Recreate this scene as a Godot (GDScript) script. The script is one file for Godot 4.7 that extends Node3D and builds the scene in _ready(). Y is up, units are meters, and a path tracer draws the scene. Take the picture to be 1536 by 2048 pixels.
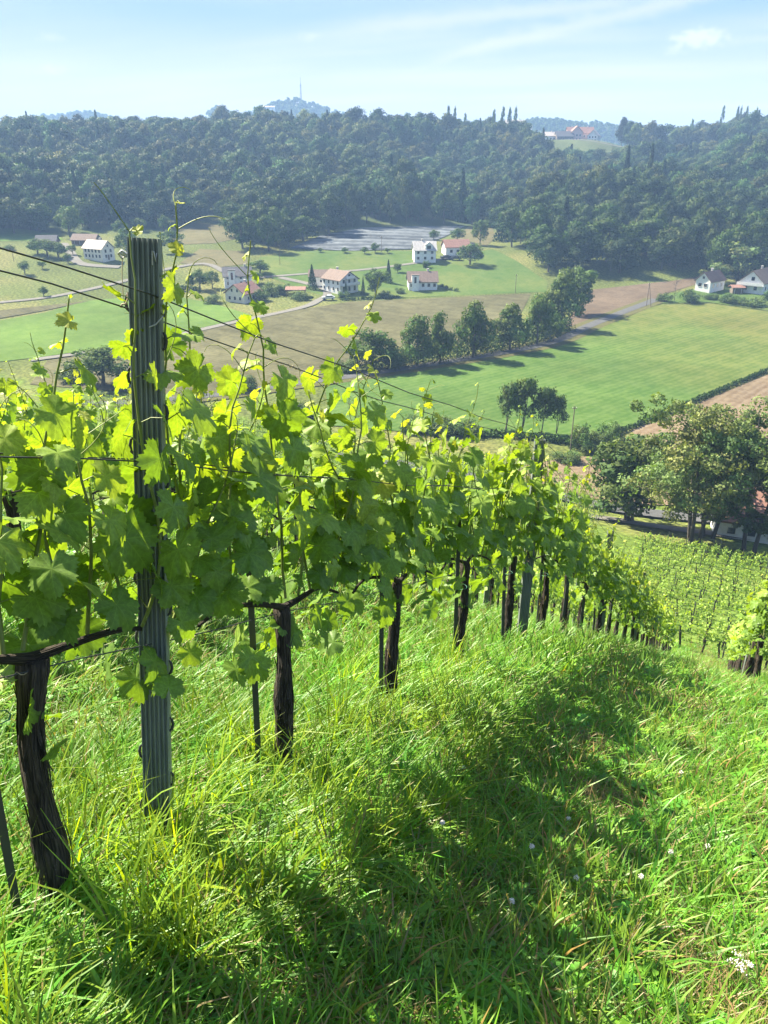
extends Node3D
# A vineyard on a steep slope above a valley with fields, farmhouses and wooded hills. Units are metres, y is up,
# the camera stands at x = 0, z = 0 and looks towards -z. Positions on the plan are given as (x, f) with f = -z.

const SUN_TRAVEL := Vector3(0.56, -0.715, 0.42)      # where sunlight travels: from behind and to the left of the view
const DOWNHILL := Vector2(0.46, 0.888)               # the fall line of the vineyard, also the direction of its rows
const ROW_A := Vector2(-0.72, 1.77)                  # foot of the first steel post in the near row

var rng := RandomNumberGenerator.new()
var mats := {}
var used := {}
var profile := PackedFloat32Array()
var ring := []
const AZ := [-34.0, -22.0, -12.0, -2.0, 8.0, 13.0, 18.0, 24.0, 34.0]

# ---------------------------------------------------------------- mesh builder
class Shape:
	var v := PackedVector3Array()
	var n := PackedVector3Array()
	var uv := PackedVector2Array()
	var c := PackedColorArray()
	var idx := PackedInt32Array()

	func vert(p: Vector3, nn: Vector3, t := Vector2.ZERO, col := Color.WHITE) -> int:
		v.append(p)
		n.append(nn)
		uv.append(t)
		c.append(col)
		return v.size() - 1

	func tri(a: int, b: int, d: int) -> void:
		var g := (v[b] - v[a]).cross(v[d] - v[a])
		if g.dot(n[a] + n[b] + n[d]) > 0.0:
			idx.append(a)
			idx.append(d)
			idx.append(b)
		else:
			idx.append(a)
			idx.append(b)
			idx.append(d)

	func face(p: Array, out: Vector3, col := Color.WHITE, uvs := []) -> void:
		var g: Vector3 = (p[1] - p[0]).cross(p[2] - p[0]).normalized()
		if g.dot(out) < 0.0:
			g = -g
		var first := v.size()
		for i in p.size():
			var q: Vector3 = p[i]
			vert(q, g, uvs[i] if uvs.size() else Vector2(q.x + q.z, q.y), col)
		for i in range(1, p.size() - 1):
			tri(first, first + i, first + i + 1)

	func box(a: Vector3, b: Vector3, col := Color.WHITE, t := Transform3D.IDENTITY) -> void:
		var q := []
		for i in 8:
			q.append(t * Vector3(a.x if i & 1 == 0 else b.x, a.y if i & 2 == 0 else b.y, a.z if i & 4 == 0 else b.z))
		var mid: Vector3 = t * ((a + b) / 2.0)
		for f in [[0, 1, 3, 2], [4, 5, 7, 6], [0, 1, 5, 4], [2, 3, 7, 6], [0, 2, 6, 4], [1, 3, 7, 5]]:
			var p := [q[f[0]], q[f[1]], q[f[2]], q[f[3]]]
			face(p, (p[0] + p[2]) / 2.0 - mid, col)

	func tube(p: Array, r: Array, sides := 6, col := Color.WHITE, bumps: FastNoiseLite = null, amount := 0.0) -> void:
		var side := Vector3.ZERO
		var first := v.size()
		var along := 0.0
		for i in p.size():
			var here: Vector3 = p[i]
			var d: Vector3 = (p[mini(i + 1, p.size() - 1)] - p[maxi(i - 1, 0)]).normalized()
			if i == 0:
				side = d.cross(Vector3(0.31, 0.2, 0.93)).normalized()
			else:
				along += here.distance_to(p[i - 1])
			side = (side - d * side.dot(d)).normalized()
			var other := d.cross(side)
			for k in sides + 1:
				var a := TAU * k / sides
				var o := side * cos(a) + other * sin(a)
				var rr: float = r[i]
				if bumps:
					rr *= 1.0 + amount * bumps.get_noise_3d(cos(a) * 3.4, along * 5.0, sin(a) * 3.4)
				vert(here + o * rr, o, Vector2(float(k) / sides, along * 3.0), col)
		for i in p.size() - 1:
			for k in sides:
				var q := first + i * (sides + 1) + k
				tri(q, q + 1, q + sides + 1)
				tri(q + 1, q + sides + 2, q + sides + 1)
		for e in [0, p.size() - 1]:
			var at: Vector3 = p[e]
			var nn: Vector3 = (p[1] - p[0]) * -1.0 if e == 0 else p[e] - p[e - 1]
			var m := vert(at, nn.normalized(), Vector2(0.5, 0.5), col)
			for k in sides:
				var q: int = first + e * (sides + 1) + k
				idx.append(m)
				if e == 0:
					idx.append(q)
					idx.append(q + 1)
				else:
					idx.append(q + 1)
					idx.append(q)

	func smooth() -> void:
		var acc := PackedVector3Array()
		acc.resize(v.size())
		for i in range(0, idx.size(), 3):
			var a := idx[i]
			var b := idx[i + 1]
			var d := idx[i + 2]
			var g := (v[d] - v[a]).cross(v[b] - v[a])
			acc[a] += g
			acc[b] += g
			acc[d] += g
		for i in v.size():
			if acc[i].length_squared() > 0.0:
				n[i] = acc[i].normalized()

	func done(m: Material = null) -> ArrayMesh:
		var am := ArrayMesh.new()
		add_to(am, m)
		return am

	func add_to(am: ArrayMesh, m: Material) -> void:
		var arr := []
		arr.resize(Mesh.ARRAY_MAX)
		arr[Mesh.ARRAY_VERTEX] = v
		arr[Mesh.ARRAY_NORMAL] = n
		arr[Mesh.ARRAY_TEX_UV] = uv
		arr[Mesh.ARRAY_COLOR] = c
		arr[Mesh.ARRAY_INDEX] = idx
		am.add_surface_from_arrays(Mesh.PRIMITIVE_TRIANGLES, arr)
		if m:
			am.surface_set_material(am.get_surface_count() - 1, m)

# ---------------------------------------------------------------- naming
func numbered(called: String) -> String:
	var k: int = used.get(called, 0)
	used[called] = k + 1
	return called if k == 0 else "%s_%03d" % [called, k]

func tag(o: Node3D, label: String, category := "", group := "", kind := "") -> Node3D:
	if label:
		o.set_meta("label", label)
	if category:
		o.set_meta("category", category)
	if group:
		o.set_meta("group", group)
	if kind:
		o.set_meta("kind", kind)
	return o

func thing(called: String, at: Vector3, label: String, category: String, group := "") -> Node3D:
	var o := Node3D.new()
	o.name = numbered(called)
	add_child(o)
	o.position = at
	tag(o, label, category, group)
	return o

func part(called: String, mesh: Mesh, m: Material, parent: Node3D) -> MeshInstance3D:
	var o := MeshInstance3D.new()
	o.name = called if parent != self else numbered(called)
	o.mesh = mesh
	if m:
		o.material_override = m
	parent.add_child(o, true)
	return o

func ground_part(called: String, mesh: Mesh, m: Material, label: String) -> MeshInstance3D:
	var o := part(called, mesh, m, self)
	tag(o, label, "", "", "structure")
	return o

# ---------------------------------------------------------------- terrain
func monotone(xs: Array, ys: Array, from: float, step: float, count: int) -> PackedFloat32Array:
	var k := xs.size()
	var d := []
	var m := []
	for i in k - 1:
		d.append((ys[i + 1] - ys[i]) / (xs[i + 1] - xs[i]))
	m.append(d[0])
	for i in range(1, k - 1):
		if d[i - 1] * d[i] <= 0.0:
			m.append(0.0)
		else:
			var h0: float = xs[i] - xs[i - 1]
			var h1: float = xs[i + 1] - xs[i]
			var w1 := 2.0 * h1 + h0
			var w2 := h1 + 2.0 * h0
			m.append((w1 + w2) / (w1 / d[i - 1] + w2 / d[i]))
	m.append(d[k - 2])
	var out := PackedFloat32Array()
	out.resize(count)
	var j := 0
	for q in count:
		var x := clampf(from + q * step, xs[0], xs[k - 1])
		while j < k - 2 and x > xs[j + 1]:
			j += 1
		var h: float = xs[j + 1] - xs[j]
		var s: float = (x - xs[j]) / h
		var s2 := s * s
		var s3 := s2 * s
		out[q] = (2 * s3 - 3 * s2 + 1) * ys[j] + (s3 - 2 * s2 + s) * h * m[j] + (-2 * s3 + 3 * s2) * ys[j + 1] + (s3 - s2) * h * m[j + 1]
	return out

func make_terrain_tables() -> void:
	profile = monotone([-40.0, -20.0, 0.0, 1.24, 5.24, 8.64, 23.2, 30.0, 36.0, 70.0, 86.0, 105.0, 125.0, 170.0, 400.0, 3000.0],
		[13.0, 6.6, 0.0, -0.48, -2.10, -4.22, -13.5, -17.6, -20.4, -32.0, -37.0, -40.2, -41.2, -46.0, -70.0, -90.0], -40.0, 0.25, 1800)
	var ds := [0.0, 210.0, 265.0, 300.0, 335.0, 400.0, 500.0, 560.0, 640.0, 700.0, 800.0, 950.0, 1300.0, 3000.0]
	for row in [
		[-42, -42, -40.5, -38, -34.2, -28.5, -13, -3, 8, 9, 4, -5, -25, -40],
		[-42, -42, -40.5, -38, -34.2, -28.5, -13, -3, 9, 10, 4, -5, -25, -40],
		[-42, -42, -41.2, -38.4, -34.6, -29, -12, -1, 14, 14, 4, -5, -25, -40],
		[-42, -42, -41.6, -38, -33.6, -28.5, -13, -2, 14, 13, 4, -5, -25, -40],
		[-42, -42, -41.6, -38, -34.2, -31, -24, -14, 7, 15, 13, -2, -25, -40],
		[-42, -42, -41.6, -38.5, -32.5, -24.5, -19.5, -17, 1.5, 16, 11, 0, -25, -40],
		[-42, -42, -41.6, -39, -32.5, -23.5, -18, -14.5, -2, 7, 8, -4, -25, -40],
		[-42, -42, -41.6, -40.5, -36, -28, -12, -4, 5, 11, 15, 6, -25, -40],
		[-42, -42, -41.6, -40.5, -36, -26, -9, 0, 9, 15, 19, 8, -25, -40]]:
		var ys := []
		for y in row:
			ys.append(y + 1.55)
		ring.append(monotone(ds, ys, 0.0, 2.0, 1500))

func sample(a: PackedFloat32Array, x: float) -> float:
	x = clampf(x, 0.0, a.size() - 1.001)
	var i := int(x)
	return lerpf(a[i], a[i + 1], x - i)

func height(x: float, f: float) -> float:
	var near := sample(profile, (0.46 * x + 0.888 * f + 40.0) * 4.0)
	var d := sqrt(x * x + f * f)
	var az := clampf(rad_to_deg(atan2(x, maxf(f, 0.001))), -34.0, 33.999) if d > 1.0 else 0.0
	var i := 0
	while az >= AZ[i + 1]:
		i += 1
	var s: float = (az - AZ[i]) / (AZ[i + 1] - AZ[i])
	s = s * s * (3.0 - 2.0 * s)
	var far := lerpf(sample(ring[i], d / 2.0), sample(ring[i + 1], d / 2.0), s)
	var h := maxf(1.6 - absf(near - far), 0.0) / 1.6
	return maxf(near, far) + h * h * 0.4

func spot(x: float, f: float, up := 0.0) -> Vector3:
	return Vector3(x, height(x, f) + up, -f)

func row_point(s: float, off := 0.0) -> Vector2:
	return ROW_A + DOWNHILL * s + Vector2(DOWNHILL.y, -DOWNHILL.x) * off

func plan(p: Vector2, up := 0.0) -> Vector3:
	return spot(p.x, p.y, up)

# ---------------------------------------------------------------- materials
func tint(r: float, g: float, b: float) -> Color:
	return Color(r, g, b).linear_to_srgb()

func paint(called: String, col: Color, rough := 0.8, metal := 0.0) -> StandardMaterial3D:
	if mats.has(called):
		return mats[called]
	var m := StandardMaterial3D.new()
	m.resource_name = called
	m.albedo_color = col
	m.roughness = rough
	m.metallic = metal
	mats[called] = m
	return m

func noise_image(size: int, freq: float, seed_: int, octaves := 4, stretch := Vector2.ONE) -> Image:
	var nz := FastNoiseLite.new()
	nz.seed = seed_
	nz.noise_type = FastNoiseLite.TYPE_SIMPLEX_SMOOTH
	nz.frequency = freq
	nz.fractal_octaves = octaves
	var im := nz.get_seamless_image(int(size * stretch.x), int(size * stretch.y))
	im.resize(size, size, Image.INTERPOLATE_BILINEAR)
	return im

# two colours mixed by noise; given in linear light
func two_tone(size: int, freq: float, seed_: int, a: Color, b: Color, gain := 1.6, stretch := Vector2.ONE) -> ImageTexture:
	var src := noise_image(size, freq, seed_, 5, stretch)
	var im := Image.create_empty(size, size, false, Image.FORMAT_RGB8)
	for y in size:
		for x in size:
			var t := clampf((src.get_pixel(x, y).r - 0.5) * gain + 0.5, 0.0, 1.0)
			im.set_pixel(x, y, a.lerp(b, t).linear_to_srgb())
	return ImageTexture.create_from_image(im)

func leafy(called: String, col: Color, through: Color, rough := 0.55, tex: Texture2D = null, spec := 0.4) -> StandardMaterial3D:
	var m := StandardMaterial3D.new()
	m.resource_name = called
	m.albedo_color = col.linear_to_srgb()
	m.vertex_color_use_as_albedo = true
	m.roughness = rough
	m.metallic_specular = spec
	m.backlight_enabled = true
	m.backlight = through.linear_to_srgb()
	if tex:
		m.albedo_texture = tex
	m.cull_mode = BaseMaterial3D.CULL_DISABLED
	mats[called] = m
	return m

# ---------------------------------------------------------------- sky
var cirrus: FastNoiseLite
const SKY_GAIN := 0.205
const PUFFS := [[-20.6, 5.05, 0.7, 0.3, 0.9], [-20.4, 6.75, 0.8, 0.25, 0.35], [19.4, 6.75, 1.7, 0.55, 0.95], [18.1, 6.2, 0.7, 0.3, 0.5], [25.0, 9.2, 2.3, 0.5, 0.95], [-4.8, 7.2, 0.7, 0.25, 0.4], [9.0, 5.3, 0.4, 0.18, 0.35],
	[-25.8, 3.1, 2.6, 0.6, 0.9], [-21.0, 2.8, 3.5, 0.45, 0.7], [62.0, 7.0, 1.5, 0.5, 0.6], [95.0, 9.0, 2.5, 0.8, 0.6], [140.0, 6.0, 2.0, 0.6, 0.6], [-70.0, 8.0, 2.0, 0.6, 0.6], [-120.0, 7.0, 2.4, 0.7, 0.6], [178.0, 9.0, 2.0, 0.7, 0.6], [-95.0, 5.0, 1.4, 0.4, 0.5]]

func sky_colour(az: float, el: float, fine: bool) -> Color:
	var e := maxf(el, 0.0)
	var low := Color(1.02, 0.97, 1.04)
	var mid := Color(0.25, 0.54, 1.18)
	var top := Color(0.14, 0.33, 0.74)
	var t := clampf((e - 1.0) / 9.0, 0.0, 1.0)
	var col := low.lerp(mid, t * t * (3.0 - 2.0 * t) * 0.9 + 0.1 * t)
	col = col.lerp(top, clampf((e - 10.0) / 70.0, 0.0, 1.0))
	var dir := Vector3(sin(deg_to_rad(az)) * cos(deg_to_rad(e)), sin(deg_to_rad(e)), -cos(deg_to_rad(az)) * cos(deg_to_rad(e)))
	# the pale glow that thin cloud shows round the sun
	var off := rad_to_deg(acos(clampf(dir.dot(-SUN_TRAVEL.normalized()), -1.0, 1.0)))
	col += Color(0.92, 0.74, 0.62) * exp(-off / 30.0)
	var k := 1.0 / (dir.y + 0.09)
	var p := Vector2(dir.x, dir.z) * k
	var a := cirrus.get_noise_2d(p.x * 9.0 + p.y * 3.0, p.y * 34.0 - p.x * 10.0) * 0.5 + 0.5
	var b := cirrus.get_noise_2d(p.x * 3.0 + 80.0, p.y * 7.0 + 31.0) * 0.5 + 0.5
	var veil := clampf((b - 0.26) * 2.2, 0.0, 1.0) * (0.18 + 0.95 * clampf((a - 0.38) * 2.2, 0.0, 1.0))
	var white := Color(1.14, 1.09, 1.12)
	col = col.lerp(white, clampf(veil * 1.0, 0.0, 0.95))
	if fine:
		# old contrails drawn out by the wind
		for l in [[4.0, 6.2, 20.6, 9.15, 0.40, 0.5], [-2.0, 7.7, 16.0, 8.85, 0.38, 0.4], [1.0, 5.0, 7.0, 6.9, 0.22, 0.2], [20.0, 6.3, 32.0, 7.2, 0.16, 0.22]]:
			var q := Vector2(az, el) - Vector2(l[0], l[1])
			var dl := Vector2(l[2] - l[0], l[3] - l[1])
			var s := q.dot(dl) / dl.length_squared()
			if s > -0.15 and s < 1.15:
				var away := absf(q.cross(dl)) / dl.length()
				var rag := 1.0 + 0.6 * cirrus.get_noise_2d(az * 14.0, el * 30.0)
				col = col.lerp(white, l[5] * exp(-pow(away / (l[4] * rag), 2.0)) * smoothstep(-0.15, 0.15, s) * smoothstep(1.15, 0.85, s))
		for c in PUFFS:
			var q := Vector2((az - c[0]) / c[2], (el - c[1]) / c[3])
			var d := q.length() + 0.75 * cirrus.get_noise_2d(az * 38.0, el * 70.0)
			if d < 1.3:
				col = col.lerp(Color(1.08, 1.10, 1.12), c[4] * smoothstep(1.2, 0.35, d))
	return col * SKY_GAIN

func make_sky() -> PanoramaSkyMaterial:
	cirrus = FastNoiseLite.new()
	cirrus.seed = 12
	cirrus.frequency = 0.035
	cirrus.fractal_octaves = 4
	var w := 3072
	var h := 1536
	var small := Image.create_empty(512, 256, false, Image.FORMAT_RGBF)
	for y in 256:
		var el := 90.0 - (y + 0.5) / 256.0 * 180.0
		for x in 512:
			if el < -3.0:
				small.set_pixel(x, y, Color(0.10, 0.13, 0.08))
			else:
				small.set_pixel(x, y, sky_colour(wrapf((x + 0.5) / 512.0 * 360.0, -180.0, 180.0), el, false))
	small.resize(w, h, Image.INTERPOLATE_CUBIC)
	for y in range(h / 2 - 110, h / 2 + 12):
		var el := 90.0 - (y + 0.5) / h * 180.0
		for x in w:
			small.set_pixel(x, y, sky_colour(wrapf((x + 0.5) / w * 360.0, -180.0, 180.0), el, true))
	var m := PanoramaSkyMaterial.new()
	m.panorama = ImageTexture.create_from_image(small)
	return m

# ---------------------------------------------------------------- ground, fields, roads
func make_ground() -> void:
	var s := Shape.new()
	var rings := [0.0]
	var d := 0.45
	while d < 3400.0:
		rings.append(d)
		d = d * 1.034 + 0.02
	var angles := []
	var a := -180.0
	while a < 180.01:
		angles.append(a)
		a += 0.6 if absf(a + 0.3) < 42.0 else 6.0
	var nz := FastNoiseLite.new()
	nz.seed = 5
	nz.frequency = 0.02
	nz.fractal_octaves = 4
	var w := angles.size()
	for r in rings:
		for an in angles:
			var x: float = r * sin(deg_to_rad(an))
			var f: float = r * cos(deg_to_rad(an))
			var u := 0.46 * x + 0.888 * f
			var k := nz.get_noise_2d(x, f)
			var col := Color(0.07, 0.09, 0.03)
			if u < 29.0:
				col = Color(0.06, 0.07, 0.025)              # matted grass and soil under the blades
			elif u < 104.0:
				col = Color(0.080, 0.125, 0.026)              # grass between the lower rows
			elif r > 395.0:
				col = Color(0.05, 0.07, 0.03)                 # woodland floor
			else:
				col = Color(0.080, 0.100, 0.032)               # hay meadow
			col = col * (1.0 + 0.45 * k) * 1.35
			if k > 0.12 and r > 60.0:
				col = col.lerp(Color(0.18, 0.168, 0.072), minf((k - 0.12) * 2.2, 0.6))
			s.vert(Vector3(x, height(x, f), -f), Vector3.UP, Vector2(x, f), col)
	for i in rings.size() - 1:
		for j in w - 1:
			var q := i * w + j
			if i > 0:
				s.tri(q, q + 1, q + w + 1)
			s.tri(q, q + w + 1, q + w)
	s.smooth()
	var m := StandardMaterial3D.new()
	m.resource_name = "meadow ground"
	m.vertex_color_use_as_albedo = true
	m.albedo_texture = two_tone(512, 0.02, 3, Color(0.45, 0.46, 0.40), Color(0.98, 0.95, 0.85), 2.0)
	m.uv1_scale = Vector3(0.09, 0.09, 0.09)
	m.roughness = 0.95
	m.metallic_specular = 0.15
	ground_part("ground", s.done(), m, "grassy hillside and valley floor under the vineyard, fields and woods")

func drape(called: String, poly: Array, m: Material, up: float, label: String, turn := 0.0, colour: Variant = null, cell := 6.0) -> void:
	var s := Shape.new()
	var pts := PackedVector2Array(poly)
	var lo := pts[0]
	var hi := pts[0]
	for p in pts:
		lo = lo.min(p)
		hi = hi.max(p)
	var bx := lo.x
	while bx < hi.x:
		var by := lo.y
		while by < hi.y:
			var sq := PackedVector2Array([Vector2(bx, by), Vector2(bx + cell, by), Vector2(bx + cell, by + cell), Vector2(bx, by + cell)])
			for piece in Geometry2D.intersect_polygons(pts, sq):
				var first := s.v.size()
				for p in piece:
					var e := 1.0
					var nn := Vector3(height(p.x - e, p.y) - height(p.x + e, p.y), 2.0 * e, -(height(p.x, p.y - e) - height(p.x, p.y + e))).normalized()
					s.vert(spot(p.x, p.y, up), nn, p.rotated(turn), (colour.call(p) if colour != null else Color.WHITE) * 0.588)
				var t := Geometry2D.triangulate_polygon(piece)
				for i in range(0, t.size(), 3):
					s.tri(first + t[i], first + t[i + 1], first + t[i + 2])
			by += cell
		bx += cell
	ground_part(called, s.done(), m, label)

func lane(called: String, line: Array, wide: float, m: Material, up: float, label: String) -> void:
	var curve := Curve2D.new()
	for i in line.size():
		var t: Vector2 = (line[mini(i + 1, line.size() - 1)] - line[maxi(i - 1, 0)]) / 6.0
		curve.add_point(line[i], -t, t)
	var total := curve.get_baked_length()
	var s := Shape.new()
	var k := int(total / 2.0) + 1
	for i in k + 1:
		var p := curve.sample_baked(total * i / k)
		var q := curve.sample_baked(minf(total * i / k + 0.5, total))
		var r := curve.sample_baked(maxf(total * i / k - 0.5, 0.0))
		var side := (q - r).normalized().orthogonal() * wide / 2.0
		for e in [-1.0, -0.5, 0.0, 0.5, 1.0]:
			var at: Vector2 = p + side * e
			s.vert(spot(at.x, at.y, up + 0.03 * (1.0 - absf(e))), Vector3.UP, Vector2(at.x, at.y), Color.WHITE * 0.588)
	for i in k:
		for e in 4:
			var q := i * 5 + e
			s.tri(q, q + 1, q + 6)
			s.tri(q, q + 6, q + 5)
	s.smooth()
	ground_part(called, s.done(), m, label)

# soil or crop with drill lines running along v; one tile is `tile` metres wide
func crop(called: String, a: Color, b: Color, lines: int, contrast: float, tile: float, seed_: int) -> StandardMaterial3D:
	var size := 512
	var n1 := noise_image(size, 0.012, seed_, 4)
	var n2 := noise_image(size, 0.05, seed_ + 1, 3)
	var im := Image.create_empty(size, size, false, Image.FORMAT_RGB8)
	for y in size:
		for x in size:
			var big := n1.get_pixel(x, y).r
			var small := n2.get_pixel(x, y).r
			var st := sin((float(x) / size * lines + (big - 0.5) * 0.25) * TAU) * 0.5 + sin(float(x) / size * lines * 0.25 * TAU + 1.0) * 0.35
			var t := clampf(0.5 + (big - 0.5) * 0.9 + (small - 0.5) * 0.9 + st * contrast, 0.0, 1.0)
			im.set_pixel(x, y, (a.lerp(b, t) * 1.7).linear_to_srgb())
	var m := paint(called, Color.WHITE, 0.95)
	m.vertex_color_use_as_albedo = true
	m.metallic_specular = 0.15
	m.albedo_texture = ImageTexture.create_from_image(im)
	m.uv1_scale = Vector3(1.0 / tile, 1.0 / tile, 1.0)
	return m

func make_fields() -> void:
	var nz := FastNoiseLite.new()
	nz.seed = 8
	nz.frequency = 0.018
	nz.fractal_octaves = 3
	var ripe := func(p: Vector2) -> Color:   # the crop is thin and yellowing towards the far right corner
		var t := clampf((p.x * 0.7 + p.y * 0.35 - 92.0) / 60.0 + nz.get_noise_2d(p.x * 1.5, p.y * 0.8) * 0.55, 0.0, 1.0)
		return Color(1, 1, 1).lerp(Color(1.55, 0.98, 1.15), t) * (1.0 + 0.2 * nz.get_noise_2d(p.y * 2.0, p.x))
	var patchy := func(p: Vector2) -> Color:
		return Color(1, 1, 1) * (1.0 + 0.35 * nz.get_noise_2d(p.x * 1.3, p.y * 1.3))
	var meadow := func(p: Vector2) -> Color:
		var k := nz.get_noise_2d(p.x * 1.6, p.y * 1.6)
		return Color(1, 1, 1).lerp(Color(1.25, 0.95, 1.1), clampf(k * 1.6 + 0.3, 0.0, 1.0)) * (1.0 + 0.3 * k)
	var green := crop("young green crop", Color(0.040, 0.083, 0.015), Color(0.071, 0.116, 0.029), 26, 0.42, 40.0, 21)
	drape("green_field", [Vector2(-12.0,153.4), Vector2(-0.9,164.5), Vector2(27.3,179.4), Vector2(42.8,192.3), Vector2(59.7,214.4), Vector2(85.8,248.6), Vector2(104.3,251.5), Vector2(118.8,234.6), Vector2(132.6,221.5), Vector2(117.1,193.3), Vector2(85.6,169.3), Vector2(41.7,126.9), Vector2(31.4,119.9), Vector2(11.0,122.1), Vector2(-9.3,127.1)], green, 0.14, "large striped green field right of the tree-lined stream", 0.83, ripe)
	var straw := crop("pale stubble", Color(0.105, 0.077, 0.049), Color(0.163, 0.128, 0.086), 14, 0.45, 22.0, 31)
	drape("stubble_field", [Vector2(42.3,125.5), Vector2(83.0,163.6), Vector2(112.9,187.8), Vector2(80.8,128.9), Vector2(56.9,116.0), Vector2(42.0,114.4)], straw, 0.14, "pale stubble field beside the clipped hedge", 0.73, patchy)
	drape("stubble_field", [Vector2(21.5,107.8), Vector2(29.5,112.0), Vector2(36.3,111.3), Vector2(43.5,108.7), Vector2(41.0,92.0), Vector2(30.0,91.0), Vector2(24.5,94.5), Vector2(16.5,100.5)], straw, 0.16, "small pale stubble field between the road and the bushes", 1.3, patchy)
	var soil := crop("brown stubble", Color(0.056, 0.054, 0.026), Color(0.096, 0.092, 0.048), 30, 0.30, 40.0, 41)
	drape("brown_field", [Vector2(-77.5,175.6), Vector2(-63.0,190.6), Vector2(-45.6,215.7), Vector2(-26.0,242.4), Vector2(-11.1,256.8), Vector2(32.5,267.4), Vector2(50.2,270.0), Vector2(40.8,234.5), Vector2(29.5,205.7), Vector2(-8.7,168.9), Vector2(-28.6,149.0), Vector2(-42.9,146.7), Vector2(-72.0,153.0)], soil, 0.13, "wide olive brown field behind the stream trees", -0.9, patchy)
	drape("brown_field", [Vector2(72.2,274.2), Vector2(102.5,284.6), Vector2(115.8,291.9), Vector2(114.9,285.4), Vector2(95.0,266.9), Vector2(55.2,215.8), Vector2(50.5,217.9), Vector2(59.1,242.4)], crop("bare soil", Color(0.074, 0.056, 0.039), Color(0.108, 0.083, 0.058), 24, 0.15, 30.0, 45), 0.13, "bare brown field between the lane and the shaded wood", 0.73, patchy)
	var lush := crop("lush grass", Color(0.058, 0.105, 0.018), Color(0.086, 0.136, 0.029), 12, 0.08, 30.0, 51)
	drape("bright_field", [Vector2(-119.9,209.4), Vector2(-109.1,221.3), Vector2(-100.8,232.5), Vector2(-94.9,249.9), Vector2(-73.5,265.3), Vector2(-55.9,252.6), Vector2(-39.2,233.2), Vector2(-46.5,220.6), Vector2(-64.3,194.6), Vector2(-79.8,179.8), Vector2(-96.0,168.1)], lush, 0.13, "vivid green field left of the farm lane", -0.7, patchy)
	var hay := crop("hay meadow", Color(0.058, 0.081, 0.026), Color(0.099, 0.115, 0.042), 26, 0.08, 34.0, 61)
	drape("meadow", [Vector2(-48.4,300.1), Vector2(-49.9,323.9), Vector2(-34.7,334.1), Vector2(12.8,334.3), Vector2(24.5,323.8), Vector2(45.6,340.2), Vector2(52.9,312.0), Vector2(58.7,285.1), Vector2(55.8,272.3), Vector2(29.3,269.1), Vector2(-11.2,260.4), Vector2(-21.8,268.9)], crop("mown grass", Color(0.046, 0.089, 0.018), Color(0.074, 0.113, 0.029), 20, 0.08, 30.0, 65), 0.10, "sunny mown meadow around the white houses", 0.4, meadow)
	drape("meadow", [Vector2(86.9,252.1), Vector2(96.6,266.8), Vector2(114.7,278.9), Vector2(141.6,284.6), Vector2(157.6,267.8), Vector2(134.6,225.0), Vector2(117.4,239.4), Vector2(104.9,253.2)], mats["mown grass"], 0.17, "rough green garden of the houses at the wood", 1.4, meadow)
	drape("meadow", [Vector2(-192.6,362.7), Vector2(-174.0,370.5), Vector2(-160.2,369.6), Vector2(-145.3,360.9), Vector2(-137.8,350.0), Vector2(-150.4,345.1), Vector2(-179.7,336.2)], lush, 0.11, "bright strip of grass under the wood behind the farm", 0.3, patchy)
	drape("meadow", [Vector2(-123.3,221.4), Vector2(-114.8,234.2), Vector2(-93.4,250.1), Vector2(-101.8,235.2), Vector2(-110.2,223.8), Vector2(-121.4,212.3)], soil, 0.19, "dull mown strip along the vivid green field", -0.7, patchy)
	drape("hill_field", [Vector2(-101.7,393.4), Vector2(-90.4,402.6), Vector2(-73.0,393.9), Vector2(-63.2,369.8), Vector2(-73.5,352.9), Vector2(-91.6,346.8)], crop("dry grass", Color(0.074, 0.071, 0.033), Color(0.108, 0.097, 0.049), 22, 0.15, 30.0, 71), 0.12, "tan field on the slope at the foot of the wood", 0.2, patchy)
	drape("hill_field", [Vector2(-77.2,339.6), Vector2(-58.1,335.3), Vector2(-53.1,313.2), Vector2(-62.9,307.2), Vector2(-79.2,311.6)], mats["dry grass"], 0.12, "small tan field below the grassy bank", 0.5, patchy)
	drape("hill_field", [Vector2(42.7,411.9), Vector2(54.8,416.3), Vector2(51.6,375.5), Vector2(43.7,347.1), Vector2(29.4,362.0)], mats["dry grass"], 0.12, "tan strip beside the grey covered field", 0.1, patchy)
	var net := crop("weed foil", Color(0.043, 0.049, 0.056), Color(0.121, 0.137, 0.150), 7, 0.75, 60.0, 81)
	drape("covered_field", [Vector2(-39.5,339.6), Vector2(-29.1,369.7), Vector2(-11.5,392.1), Vector2(40.7,411.9), Vector2(27.5,372.8), Vector2(12.6,338.3), Vector2(-14.0,333.2)], net, 0.3, "grey blue field covered with rows of foil below the wood", PI / 2.0 + 0.05, patchy)
	drape("hill_vineyard", [Vector2(106, 690), Vector2(112, 650), Vector2(120, 612), Vector2(150, 618), Vector2(172, 640), Vector2(185, 690), Vector2(165, 706), Vector2(125, 706)], crop("hill vines", Color(0.050, 0.070, 0.028), Color(0.086, 0.100, 0.042), 12, 0.25, 30.0, 91), 0.15, "pale green vineyard slope under the hilltop winery", 0.5, patchy)
	drape("hill_vineyard", [Vector2(182, 612), Vector2(236, 572), Vector2(262, 600), Vector2(240, 640), Vector2(195, 655)], crop("dark hill vines", Color(0.028, 0.039, 0.023), Color(0.058, 0.066, 0.039), 10, 0.45, 30.0, 95), 0.2, "dark lined vineyard on the hilltop right of the winery", 1.2, patchy)
	var gravel := crop("pale gravel", Color(0.116, 0.113, 0.100), Color(0.155, 0.149, 0.136), 4, 0.02, 12.0, 101)
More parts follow.
